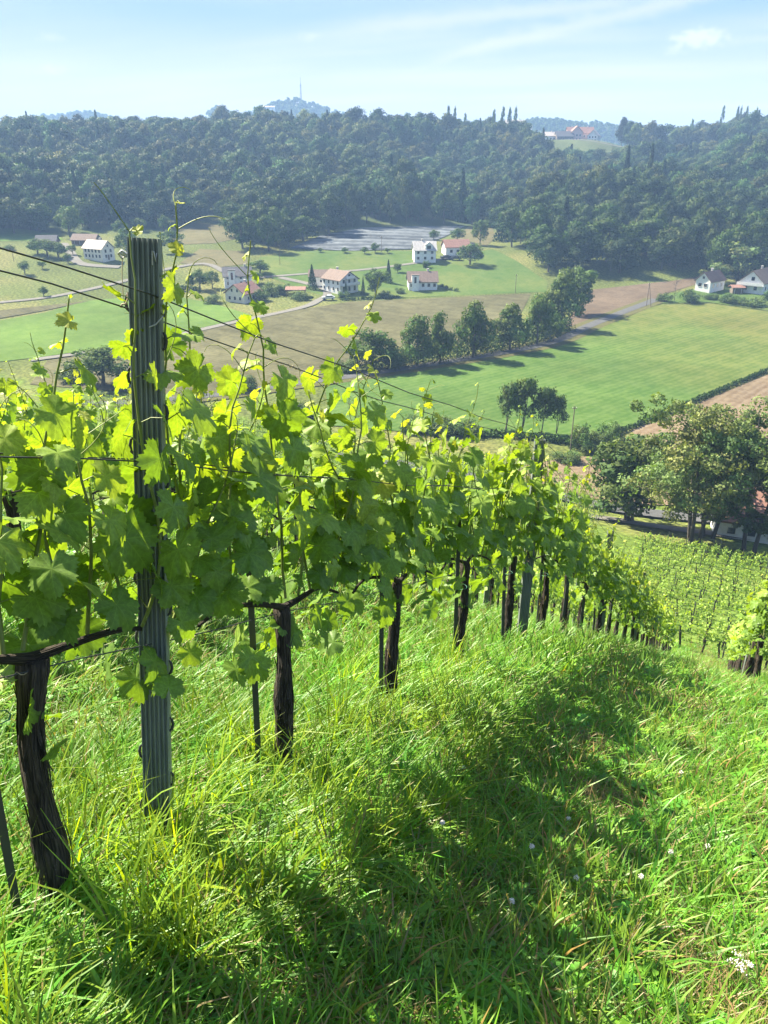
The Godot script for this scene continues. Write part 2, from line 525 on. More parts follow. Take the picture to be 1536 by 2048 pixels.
	var tar := crop("grey asphalt", Color(0.066, 0.068, 0.070), Color(0.089, 0.091, 0.093), 4, 0.02, 12.0, 105)
	var verge := crop("verge grass", Color(0.058, 0.062, 0.023), Color(0.097, 0.091, 0.039), 4, 0.02, 9.0, 107)
	var stream := [Vector2(89.4,258.8), Vector2(73.5,238.9), Vector2(57.8,217.9), Vector2(43.7,197.0), Vector2(27.8,183.5), Vector2(-0.9,165.3), Vector2(-17.4,156.1), Vector2(-33.9,145.9), Vector2(-60.0,135.0)]
	lane("verge", stream, 7.5, verge, 0.19, "grassy verge along the stream lane")
	lane("road", stream, 3.2, tar, 0.26, "narrow grey lane beside the row of stream trees")
	lane("road", [Vector2(-126.6,240.1), Vector2(-119.7,245.1), Vector2(-107.7,254.3), Vector2(-97.0,270.7), Vector2(-87.0,290.4), Vector2(-82.3,300.7), Vector2(-70,312), Vector2(-60,300)], 2.6, gravel, 0.24, "pale lane climbing past the meadow to the farm")
	lane("road", [Vector2(-81.5,175.5), Vector2(-63.6,192.3), Vector2(-46.0,217.8), Vector2(-26.2,244.8), Vector2(-21.6,258.2), Vector2(-19.3,269.1), Vector2(-22.6,279.7), Vector2(-38.1,291.9)], 2.8, gravel, 0.24, "grey farm lane between the vivid green and the brown field")
	lane("road", [Vector2(-46.3,291.7), Vector2(-27.6,298.0), Vector2(-9.1,303.3), Vector2(8.2,311.6), Vector2(26.4,322.1), Vector2(32.0,328.3)], 2.2, gravel, 0.24, "thin pale lane across the meadow behind the houses")
	lane("road", [Vector2(-135.5,341.8), Vector2(-125.7,323.2), Vector2(-119.1,309.9), Vector2(-112.8,302.7), Vector2(-99.3,301.5)], 4.0, gravel, 0.24, "pale gravel yard beside the white farmhouse")
	lane("road", [Vector2(-40,112), Vector2(-12.5,107.9), Vector2(-1.3,106.3), Vector2(12.1,100.1), Vector2(22.5,92.8), Vector2(25.6,89.5), Vector2(30.6,86.9), Vector2(42.0,86.0), Vector2(60,86.5)], 4.2, tar, 0.3, "grey country road at the foot of the vineyard")
	lane("road", [Vector2(21.0,82.4), Vector2(24.8,81.9), Vector2(27.6,81.4), Vector2(31.3,80.0), Vector2(36.7,79.3), Vector2(46,78)], 2.4, gravel, 0.2, "pale drive leading under the big trees to the farmhouse")
	lane("road", [Vector2(118, 700), Vector2(135, 690), Vector2(160, 668), Vector2(190, 660), Vector2(230, 668)], 2.6, gravel, 0.35, "pale track below the hilltop winery")

# ---------------------------------------------------------------- trees
func cards(s: Shape, mid: Vector3, rad: Vector3, count: int, size: float, col: Color, vary: float, bend := 0.55) -> void:
	for i in count:
		var d := Vector3(rng.randfn(), rng.randfn() * 0.95 + 0.12, rng.randfn()).normalized()
		var p := mid + d * rad * rng.randf_range(0.55, 1.08)
		var fn := (d + Vector3(rng.randfn(), rng.randfn(), rng.randfn()) * 0.65).normalized()
		var a := fn.cross(Vector3(rng.randfn(), rng.randfn(), rng.randfn())).normalized()
		var b := fn.cross(a)
		var nn := fn.lerp(d, bend).normalized()
		var k := size * rng.randf_range(0.6, 1.35)
		var g := col * (1.0 + vary * rng.randf_range(-1.0, 1.0))
		var q := s.v.size()
		s.vert(p + a * k, nn, Vector2.ZERO, g)
		s.vert(p + b * k * rng.randf_range(0.45, 0.8), nn, Vector2.ZERO, g)
		s.vert(p - a * k * rng.randf_range(0.7, 1.1), nn, Vector2.ZERO, g)
		s.vert(p - b * k * rng.randf_range(0.45, 0.8), nn, Vector2.ZERO, g)
		s.tri(q, q + 1, q + 2)
		s.tri(q, q + 2, q + 3)

func limb(s: Shape, a: Vector3, b: Vector3, r0: float, r1: float, sides := 5, wob := 0.08, steps := 4) -> void:
	var p := []
	var r := []
	var l := a.distance_to(b)
	var out := (b - a).cross(Vector3.UP)
	var o2 := Vector3(rng.randfn(), rng.randfn() * 0.4, rng.randfn()) * wob * l
	for i in steps + 1:
		var t := float(i) / steps
		var q := a.lerp(b, t) + o2 * sin(t * PI) * 0.6
		q.y -= 0.06 * l * sin(t * PI) * (1.0 if out.length() > 0.3 * l else 0.0)
		p.append(q)
		r.append(lerpf(r0, r1, pow(t, 0.8)))
	s.tube(p, r, sides)

# returns [crown mesh, trunk mesh] for a tree 10 m high and 10 m wide
func grow_tree(kind: String, seed_: int, n: int, size: float) -> Array:
	rng.seed = seed_
	var crown := Shape.new()
	var wood := Shape.new()
	var lobes := []
	var col := Color(0.078, 0.132, 0.039)
	match kind:
		"conifer":
			col = Color(0.030, 0.063, 0.027)
			limb(wood, Vector3(0, -0.4, 0), Vector3(0, 9.6, 0), 0.28, 0.03, 6, 0.01)
			for i in 15:
				var t := float(i) / 14.0
				var r := lerpf(4.8, 0.35, pow(t, 0.85))
				for k in 9:
					var a := TAU * (k + 0.5 * (i % 2)) / 9.0 + rng.randf_range(-0.2, 0.2)
					var y := lerpf(0.9, 9.6, t)
					lobes.append([Vector3(cos(a) * r * 0.62, y - r * 0.12, sin(a) * r * 0.62), Vector3(r * 0.42, 0.34, r * 0.42)])
		"poplar":
			col = Color(0.075, 0.128, 0.041)
			limb(wood, Vector3(0, -0.4, 0), Vector3(0, 9.0, 0), 0.3, 0.05, 6, 0.02)
			for i in 34:
				var t := (i + rng.randf()) / 34.0
				var r := 4.4 * pow(sin(PI * clampf(t * 0.9 + 0.1, 0.0, 1.0)), 0.6)
				var a := rng.randf() * TAU
				lobes.append([Vector3(cos(a) * r * 0.55, 0.6 + t * 8.9, sin(a) * r * 0.55), Vector3(1.6, 0.75, 1.6)])
		"bush":
			col = Color(0.078, 0.128, 0.041)
			for i in 20:
				var a := rng.randf() * TAU
				var r := sqrt(rng.randf()) * 3.6
				var y := rng.randf_range(0.12, 0.72) * sqrt(maxf(0.1, 1.0 - pow(r / 4.6, 2.0))) * 10.0
				var at := Vector3(cos(a) * r, y, sin(a) * r)
				lobes.append([at, Vector3(1.7, 2.2, 1.7)])
				if i < 7:
					limb(wood, Vector3(cos(a) * 0.3, -0.4, sin(a) * 0.3), at, 0.16, 0.03)
		"wood":
			col = Color(0.046, 0.078, 0.028)
			for i in 22:
				var d := Vector3(rng.randfn(), rng.randfn() * 0.95 + 0.1, rng.randfn()).normalized() * rng.randf_range(0.72, 1.0)
				if i < 3:
					d = Vector3(rng.randf_range(-0.3, 0.3), 0.75, rng.randf_range(-0.3, 0.3))
				var at := Vector3(d.x * 3.3, 5.0 + d.y * 3.6, d.z * 3.3)
				lobes.append([at, Vector3(1.9, 1.5, 1.9) * rng.randf_range(0.75, 1.15)])
			limb(wood, Vector3(0, -0.5, 0), Vector3(0, 6.5, 0), 0.3, 0.1, 6, 0.03)
		"bare", "open", "willow":
			var stems := 1 if kind == "bare" else (2 if kind == "open" else 5)
			col = Color(0.083, 0.132, 0.045) if kind != "bare" else Color(0.09, 0.085, 0.05)
			for i in stems:
				var lean := Vector3(rng.randfn(), 0, rng.randfn()) * (0.5 if stems < 3 else 2.0)
				var base := Vector3(rng.randf_range(-0.5, 0.5), -0.4, rng.randf_range(-0.5, 0.5))
				var top := base + lean + Vector3(0, 9.3, 0)
				limb(wood, base, top, 0.20, 0.03, 6, 0.05, 7)
				for k in (16 if kind == "bare" else 15):
					var t := rng.randf_range(0.22, 0.97) if kind != "open" else rng.randf_range(0.38, 1.0)
					var a := rng.randf() * TAU
					var p0 := base.lerp(top, t)
					var p1 := p0 + Vector3(cos(a), rng.randf_range(0.2, 1.0), sin(a)).normalized() * rng.randf_range(1.6, 4.4) * (1.2 - t * 0.8)
					limb(wood, p0, p1, 0.075, 0.015)
					for j in 2:
						limb(wood, p0.lerp(p1, 0.55), p1 + Vector3(rng.randfn(), rng.randfn() * 0.6 + 0.4, rng.randfn()) * 0.8, 0.03, 0.01, 4)
					if kind != "bare":
						lobes.append([p1, Vector3(1.7, 1.25, 1.7) * rng.randf_range(0.6, 1.1)])
		_:
			var c0 := 0.57
			var ry := 4.3
			var slim := kind == "slim" or kind == "alder"
			if slim:
				c0 = 0.52
				ry = 4.8
			if kind == "light":
				col = Color(0.128, 0.180, 0.068)
			if kind == "fruit" or false:
				c0 = 0.62
				ry = 3.6
			limb(wood, Vector3(0, -0.5, 0), Vector3(rng.randf_range(-0.4, 0.4), 7.4, rng.randf_range(-0.4, 0.4)), 0.36, 0.09, 7, 0.04, 6)
			for i in 26:
				var d := Vector3(rng.randfn(), rng.randfn(), rng.randfn()).normalized() * pow(rng.randf(), 0.4)
				var wide := 3.7
				if slim:
					wide = 3.9 * (1.0 - 0.45 * clampf(d.y, -0.2, 1.0))
				var at := Vector3(d.x * wide, c0 * 10.0 + d.y * ry * 0.8, d.z * wide)
				lobes.append([at, Vector3(1.55, 1.25, 1.55) * rng.randf_range(0.7, 1.2)])
				if i < 12:
					limb(wood, Vector3(0, clampf(at.y - 2.2, 1.4, 6.6), 0), at, 0.12, 0.03)
	for l in lobes:
		var g: Color = col * rng.randf_range(0.78, 1.25)
		g.r *= rng.randf_range(0.85, 1.25)
		cards(crown, l[0], l[1], maxi(1, n / lobes.size()), size, g, 0.22, 0.9 if kind == "wood" else 0.65)
	if lobes.is_empty():                              # a few withered twigs only
		for k in 40:
			cards(crown, Vector3(rng.randfn() * 2.0, rng.randf_range(4.0, 9.0), rng.randfn() * 2.0), Vector3(0.3, 0.3, 0.3), 2, 0.12, col, 0.2)
	return [crown.done(mats["foliage"]), wood.done(mats["bark"])]

var grown := {}

func variant(kind: String, k: int, n: int, size: float) -> Array:
	var key := "%s%d" % [kind, k]
	if not grown.has(key):
		grown[key] = grow_tree(kind, 100 + k * 17 + kind.hash() % 1000, n, size)
	return grown[key]

func plant(called: String, kind: String, x: float, f: float, high: float, wide: float, label: String, category: String, group: String, n := 1500, size := 0.34, k := -1) -> Node3D:
	rng.seed = int(x * 131.0 + f * 17.0)
	if k < 0:
		k = rng.randi() % 3
	var made := variant(kind, k, n, size)
	rng.seed = int(x * 57.0 + f * 23.0)
	var t := thing(called, spot(x, f), label, category, group)
	t.rotation.y = rng.randf() * TAU
	t.scale = Vector3(wide / 9.2, high / 10.0, wide / 9.2)
	part("crown", made[0], null, t)
	part("trunk", made[1], null, t)
	return t

func make_valley_trees() -> void:
	var stream := "alders along the stream lane"
	var ord := ["first", "second", "third", "fourth", "fifth", "sixth", "seventh", "eighth", "ninth", "tenth", "eleventh", "twelfth"]
	var i := 0
	for a in [["alder",-2.6,168.9,9.6,11.1], ["bush",3.6,168.9,6.8,6.7], ["alder",7.5,170.3,12.0,9.0], ["slim",12.8,173.5,13.0,6.3], ["bare",17.2,178.4,9.9,5.7], ["alder",20.7,178.9,13.7,9.4], ["alder",30.7,186.7,11.8,9.1], ["slim",38.6,193.5,14.4,7.3], ["alder",42.5,197.0,7.8,6.4], ["alder",48.8,213.7,15.7,11.0], ["round",57.9,235.9,14.6,12.1]]:
		plant("stream_tree", a[0], a[1], a[2], a[3], a[4] * 1.08, "dark leafy tree beside the stream lane, %s of that line from its near end" % ord[i] if a[0] != "bare" else "thin half bare tree standing between the leafy trees of the stream lane", "tree", stream, 3800, 0.26)
		i += 1
	var words := {}
	for a in [["bush",-8.5,165.8,3.9,5.5,"low dark bush at the near end of the stream trees"],
		["open",20.6,125.1,8.3,5.2,"slender open tree leftmost of the thin group before the green field"], ["open",23.5,124.3,9.7,5.8,"tallest slender tree of the thin group before the green field"], ["open",26.7,123.5,8.4,4.6,"slender tree with bare stems showing, third of the thin group"], ["open",29.0,123.6,6.9,3.8,"smallest slender tree, rightmost of the thin group"],
		["bush",31.6,115.4,5.4,4.1,"upright dark bush left of the round one above the small stubble field"], ["bush",35.5,115.0,5.8,5.7,"round dark bush above the small stubble field"], ["bush",33.1,113.5,3.2,4.7,"low light bush between the two dark ones"], ["bush",13.5,122.2,3.6,5.3,"low bush just left of the slender trees"], ["bush",9.4,123.2,3.9,5.9,"wide bush at the lower edge of the green field"], ["bush",4.8,124.7,3.5,5.1,"low bush leftmost at the lower edge of the green field"], ["bush",27.5,109.5,2.3,4.6,"flat shrub at the corner of the small stubble field"],
		["round",-57.4,153.3,8.3,12.2,"broad dark tree below the vivid green field"], ["bush",-64.4,157.2,5.3,7.3,"bush beside the broad dark tree below the green field"], ["bush",-27.7,149.4,4.1,5.2,"round bush on the lower edge of the brown field"], ["bush",-35.5,137.8,4.3,6.0,"bush above the left lower vine rows"], ["bare",-6.1,133.3,6.7,5.0,"bare grey twiggy tree before the green field"], ["bush",-14.9,131.2,3.6,5.3,"bush beside the bare twiggy tree"],
		["bare",94.2,256.1,8.6,4.6,"bare tree at the bend of the lane by the right houses"], ["bush",98.3,253.4,5.3,7.1,"round garden bush right of the bare tree"], ["bush",90.9,255.4,3.6,4.9,"small garden bush left of the bare tree"], ["light",126.3,284.7,15.5,16.0,"big pale green tree behind the right houses"], ["light",117.0,281.7,8.1,10.5,"smaller pale tree left of the big pale one"], ["bush",110.6,251.2,4.2,6.7,"garden bush in front of the small gabled house"], ["bush",115.4,247.7,3.5,9.5,"spreading shrub at the edge of the green field corner"], ["bush",106.8,258.1,2.7,4.9,"low shrub left of the small gabled house"], ["bush",125.9,254.9,4.3,6.5,"garden shrub before the large gabled house"],
		["round",41.7,352.0,11.5,7.8,"tall round tree behind the red roofed barn"], ["round",33.4,311.3,8.7,10.5,"broad tree right of the white house on the meadow"], ["round",32.8,362.1,5.9,6.7,"small tree behind the red roofed barn"], ["round",22.4,364.3,4.6,4.9,"little tree behind the white house with the grey roof"], ["round",36.4,333.1,4.2,5.0,"young tree at the end of the red roofed barn"], ["bush",16.4,307.0,3.6,3.1,"small shrub before the white house with the grey roof"],
		["conifer",-25.0,276.8,8.4,4.2,"dark conical spruce left of the large balcony house"], ["conifer",1.6,286.0,8.1,3.2,"dark narrow spruce left of the brown roofed house with the tower"], ["round",-2.7,267.9,8.7,9.2,"round tree between the balcony house and the tower house"], ["bush",-3.9,298.2,2.7,2.6,"little round tree on the thin meadow lane"], ["conifer",-12.8,266.4,5.3,1.9,"thin cypress before the balcony house"], ["conifer",-7.1,269.1,6.1,1.9,"thin cypress at the corner of the balcony house"], ["round",5.1,300.4,3.5,3.4,"small tree on the meadow behind the tower house"], ["bush",5.3,271.8,2.5,3.5,"shrub left of the tower house terrace"], ["bush",-13.2,262.8,3.1,4.4,"garden shrub below the balcony house"], ["bush",0.3,265.5,2.8,4.1,"garden shrub below the round tree"],
		["round",-63.4,272.8,7.4,6.9,"dark round tree left of the dark roofed villa"], ["round",-59.6,275.4,6.4,5.2,"dark tree touching the dark roofed villa"], ["round",-66.7,273.9,5.3,4.1,"small dark tree at the end of the clipped hedge"], ["bush",-38.6,267.5,5.2,6.8,"dark bush right of the two villas"], ["bush",-33.8,269.5,4.5,6.1,"dark bush beside the small carport"], ["bush",-40.7,256.6,5.0,6.6,"bush right of the cream house"], ["bush",-55.1,252.7,3.3,6.4,"hedge bush left of the cream house"], ["bush",-28.0,260.3,3.1,6.7,"bush along the garden drive"], ["round",-44.9,284.3,4.0,4.3,"small tree right of the dark roofed villa"], ["round",-46.3,297.8,5.3,9.3,"wide tree behind the dark roofed villa"],
		["fruit",-130.8,313.2,6.7,10.1,"broad fruit tree below the dark barn, middle of three"], ["fruit",-136.6,318.1,6.0,8.7,"fruit tree below the dark barn, leftmost of three"], ["fruit",-126.0,312.1,6.0,8.6,"fruit tree below the dark barn, rightmost of three"], ["fruit",-128.2,285.1,4.7,5.0,"single fruit tree in the middle of the left meadow"], ["fruit",-125.4,294.0,2.8,3.3,"tiny fruit tree higher on the left meadow"], ["fruit",-110.1,255.5,3.3,3.6,"small tree beside the pale lane on the left meadow"], ["round",-86.4,329.7,9.6,10.2,"large round tree alone on the slope behind the steel post"], ["round",-101.6,378.4,7.8,5.6,"small tree at the top of the tan field"], ["round",-113.6,378.4,6.1,7.0,"round tree at the wood edge left of the tan field"], ["round",-137.9,357.5,13.9,11.0,"tall tree behind the brown roofed barn"], ["round",-103.0,323.8,9.0,8.8,"dark tree right of the white farmhouse"], ["round",-108.7,344.0,7.3,7.2,"tree behind the white farmhouse"], ["round",-118.2,365.2,6.9,6.7,"tree behind the brown roofed barn end"], ["fruit",-122.9,318.7,4.1,4.0,"little tree before the farmhouse yard"], ["fruit",-119.7,304.4,3.7,3.6,"little tree before the farmhouse long wall"], ["bush",-149.9,324.1,2.5,5.2,"low bush on the far left meadow"]]:
		plant("shrub" if a[0] == "bush" else ("spruce" if a[0] == "conifer" else "tree"), a[0], a[1], a[2], a[3], a[4] * 1.1, a[5], "shrub" if a[0] == "bush" else "tree", "", 2200, 0.30)
	for a in [[-7.7,328.7,2.9,4.1], [-3.7,330.6,4.2,4.9], [-16.0,330.4,2.3,4.1], [1.4,330.0,2.1,3.3], [-26.3,331.6,1.9,3.3]]:
		plant("fruit_tree", "fruit", a[0], a[1], a[2], a[3], "small round fruit tree in the row below the grey covered field", "tree", "row of fruit trees below the covered field")
	for a in [[20.6,279.8], [21.9,277.8], [23.3,275.7], [25.0,274.3]]:
		plant("garden_shrub", "bush", a[0], a[1], 1.6, 1.8, "tiny clipped shrub in the line right of the tower house", "shrub", "line of tiny shrubs", 500, 0.6)
	# poplars on the skyline
	for a in [[50, 672, 26.5, 4.6], [55, 670, 25.5, 4.4], [63, 668, 21.5, 4.0]]:
		plant("poplar", "poplar", a[0], a[1], a[2], a[3], "tall narrow poplar in the left trio on the wooded skyline", "tree", "left trio of skyline poplars", 900, 0.5)
	for a in [[85, 668, 24, 4.4], [92, 669, 26, 4.6], [97, 667, 25.5, 4.8], [102, 669, 25, 4.6]]:
		plant("poplar", "poplar", a[0], a[1], a[2], a[3], "tall narrow poplar in the middle line beside the winery hill", "tree", "middle line of skyline poplars", 900, 0.5)
	for a in [[299, 763, 33, 4.8], [312, 763, 32, 4.4], [315.5, 765, 31, 4.2], [320, 763, 31, 4.2], [328, 762, 29.5, 4.0], [332, 765, 28, 4.0]]:
		plant("poplar", "poplar", a[0], a[1], a[2], a[3], "tall narrow poplar in the right line on the skyline", "tree", "right line of skyline poplars", 900, 0.5)
	plant("poplar", "poplar", 272, 760, 25, 5.5, "single dark poplar left of the right skyline line", "tree", "", 900, 0.5)
	plant("willow_tree", "willow", 28.7, 81.3, 9.4, 9.5, "spreading many-stemmed tree left of the big trees above the vine rows", "tree", "", 6500, 0.30)

# a large airy tree with forking limbs, built for its own spot
func big_tree(called: String, x: float, f: float, high: float, wide: float, stems: int, seed_: int, leaves: int, col: Color, label: String) -> void:
	rng.seed = seed_
	var wood := Shape.new()
	var crown := Shape.new()
	var tips := []
	for i in stems:
		var a0 := TAU * i / stems + rng.randf()
		var base := Vector3(cos(a0), 0, sin(a0)) * (0.0 if stems == 1 else 0.45)
		var top := base + Vector3(cos(a0) * wide * 0.16, high * 0.88, sin(a0) * wide * 0.16) + Vector3(rng.randfn(), 0, rng.randfn()) * 0.4
		limb(wood, base - Vector3(0, 0.6, 0), top, 0.26, 0.04, 8, 0.03, 9)
		for k in 15:
			var t := rng.randf_range(0.2, 0.98)
			var a := rng.randf() * TAU
			var reach := wide * 0.5 * (0.45 + 0.75 * sin(PI * clampf(t * 0.85 + 0.05, 0.0, 1.0))) * rng.randf_range(0.45, 1.0)
			var p0 := base.lerp(top, t * 0.86)
			var p1 := p0 + Vector3(cos(a) * reach, rng.randf_range(0.08, 0.5) * reach + 0.5, sin(a) * reach)
			limb(wood, p0, p1, 0.095 * (1.25 - t), 0.02, 5, 0.08, 5)
			tips.append([p1, 1.0])
			for j in 4:
				var q0 := p0.lerp(p1, rng.randf_range(0.35, 0.95))
				var q1 := q0 + Vector3(rng.randfn(), rng.randfn() * 0.6 + 0.25, rng.randfn()) * reach * 0.30
				limb(wood, q0, q1, 0.03, 0.008, 4)
				tips.append([q1, 0.75])
	for t in tips:
		var g: Color = col * rng.randf_range(0.72, 1.3)
		g.r *= rng.randf_range(0.85, 1.3)
		var r: float = wide * 0.085 * t[1] * rng.randf_range(0.7, 1.3)
		cards(crown, t[0], Vector3(r * 1.15, r * 0.9, r * 1.15), leaves / tips.size(), 0.17, g, 0.28, 0.4)
	var o := thing(called, spot(x, f), label, "tree")
	part("trunk", wood.done(), mats["bark"], o)
	part("crown", crown.done(), mats["foliage"], o)

const WINERY := [Vector2(100, 735), Vector2(108, 650), Vector2(118, 606), Vector2(152, 612), Vector2(176, 606), Vector2(240, 566), Vector2(268, 602), Vector2(240, 648), Vector2(196, 668), Vector2(186, 740)]

func wood_edge(az: float) -> float:
	var xs := [-36.0, -20.0, -14.0, -11.5, -10.0, -8.0, -6.5, -5.5, -1.7, 5.6, 7.6, 8.2, 10.0, 11.8, 15.0, 21.0, 26.0, 36.0]
	var ds := [390.0, 392.0, 405.0, 418.0, 340.0, 334.0, 340.0, 354.0, 397.0, 418.0, 422.0, 356.0, 322.0, 292.0, 306.0, 310.0, 315.0, 315.0]
	for i in xs.size() - 1:
		if az < xs[i + 1]:
			return lerpf(ds[i], ds[i + 1], clampf((az - xs[i]) / (xs[i + 1] - xs[i]), 0.0, 1.0))
	return 315.0

func make_woods() -> void:
	var kinds := []
	for k in 5:
		kinds.append(grow_tree("wood", 900 + k, 3000, 0.27))
	kinds.append(grow_tree("conifer", 951, 900, 0.55))
	rng.seed = 77
	var spots := []
	var heights := FastNoiseLite.new()
	heights.seed = 4
	heights.frequency = 0.011
	var keep_out := PackedVector2Array(WINERY)
	var x := -395.0
	while x < 520.0:
		var f := 270.0
		while f < 850.0:
			var p := Vector2(x + rng.randf_range(-4.0, 4.0), f + rng.randf_range(-4.0, 4.0))
			f += 9.0
			var az := rad_to_deg(atan2(p.x, p.y))
			var d := p.length()
			if absf(az) > 33.0 or d < wood_edge(az) or d > (715.0 if az < 9.0 else (745.0 if az < 20.0 else 850.0)) or Geometry2D.is_point_in_polygon(p, keep_out):
				continue
			var lie := heights.get_noise_2d(p.x, p.y)
			var big := rng.randf_range(0.55, 1.0) + 0.75 * pow(rng.randf(), 2.5)
			var kind := rng.randi() % 5 if rng.randf() > 0.02 + 0.3 * maxf(0.0, heights.get_noise_2d(p.x * 2.0 + 300.0, p.y * 2.0)) else 5
			var h := (14.2 + 5.0 * rng.randf()) * (0.72 + 0.28 * big) * (1.0 + 0.55 * lie) * (1.0 if kind < 5 else 1.08)
			var w := 13.0 * big if kind < 5 else 8.5
			if d < wood_edge(az) + 14.0:
				h *= rng.randf_range(0.75, 1.05)
			spots.append([d, p, h, w, kind, rng.randf() * TAU, rng.randf_range(0.6, 1.35) * (1.65 if rng.randf() < 0.09 else (0.55 if rng.randf() < 0.1 else 1.0)), clampf(1.0 + 0.5 * heights.get_noise_2d(p.y * 1.7, p.x) + rng.randfn() * 0.18, 0.7, 1.6)])
		x += 9.0
	spots.sort_custom(func(a, b): return a[0] < b[0])
	var shades := []
	for k in 7:
		var m: StandardMaterial3D = mats["foliage"].duplicate()
		m.albedo_color = [tint(1.0, 1.0, 1.0), tint(0.6, 0.68, 0.7), tint(1.0, 0.88, 0.75), tint(0.8, 0.95, 0.75), tint(0.45, 0.52, 0.55), tint(0.9, 1.0, 0.7), tint(0.75, 0.8, 0.85)][k]
		shades.append(m)
	var whole := []
	for k in 6:
		var am := ArrayMesh.new()
		for q in 2:
			am.add_surface_from_arrays(Mesh.PRIMITIVE_TRIANGLES, kinds[k][q].surface_get_arrays(0))
		whole.append(am)
	var singles := 290
	for i in mini(singles, spots.size()):
		var s: Array = spots[i]
		var o := MeshInstance3D.new()
		var fir: bool = s[4] == 5
		o.name = numbered("woodland_spruce" if fir else "woodland_tree")
		o.mesh = whole[s[4]]
		o.set_surface_override_material(0, shades[(i * 5 + int(s[3] * 10.0)) % 7])
		o.set_surface_override_material(1, mats["bark"])
		o.position = plan(s[1])
		o.rotation.y = s[5]
		o.scale = Vector3(s[3] / 9.2, s[2] / 10.0, s[3] / 9.2)
		add_child(o)
		tag(o, "dark spruce among the broadleaf trees at the front of the wood" if fir else "leafy broadleaf tree at the front edge of the wood across the valley", "tree", "spruces at the front of the wood" if fir else "broadleaf trees at the front of the wood")
	var rest := spots.slice(singles)
	for k in 6:
		var mine := rest.filter(func(s): return s[4] == k)
		if mine.is_empty():
			continue
		for q in 2:
			var mm := MultiMesh.new()
			mm.transform_format = MultiMesh.TRANSFORM_3D
			mm.use_colors = q == 0
			mm.mesh = kinds[k][q]
			mm.instance_count = mine.size()
			for i in mine.size():
				var s: Array = mine[i]
				var b := Basis(Vector3.UP, s[5]) * Basis.from_scale(Vector3(s[3] / 9.2, s[2] / 10.0, s[3] / 9.2))
				mm.set_instance_transform(i, Transform3D(b, plan(s[1])))
				if q == 0:
					mm.set_instance_color(i, Color(s[6] * s[7], s[6], s[6]))
			var o := MultiMeshInstance3D.new()
			o.name = numbered("woodland" if q == 0 else "woodland_stems")
			o.multimesh = mm
			add_child(o)
			tag(o, "dense wooded hillside rising across the valley", "", "", "stuff")
	print("woods ", spots.size())

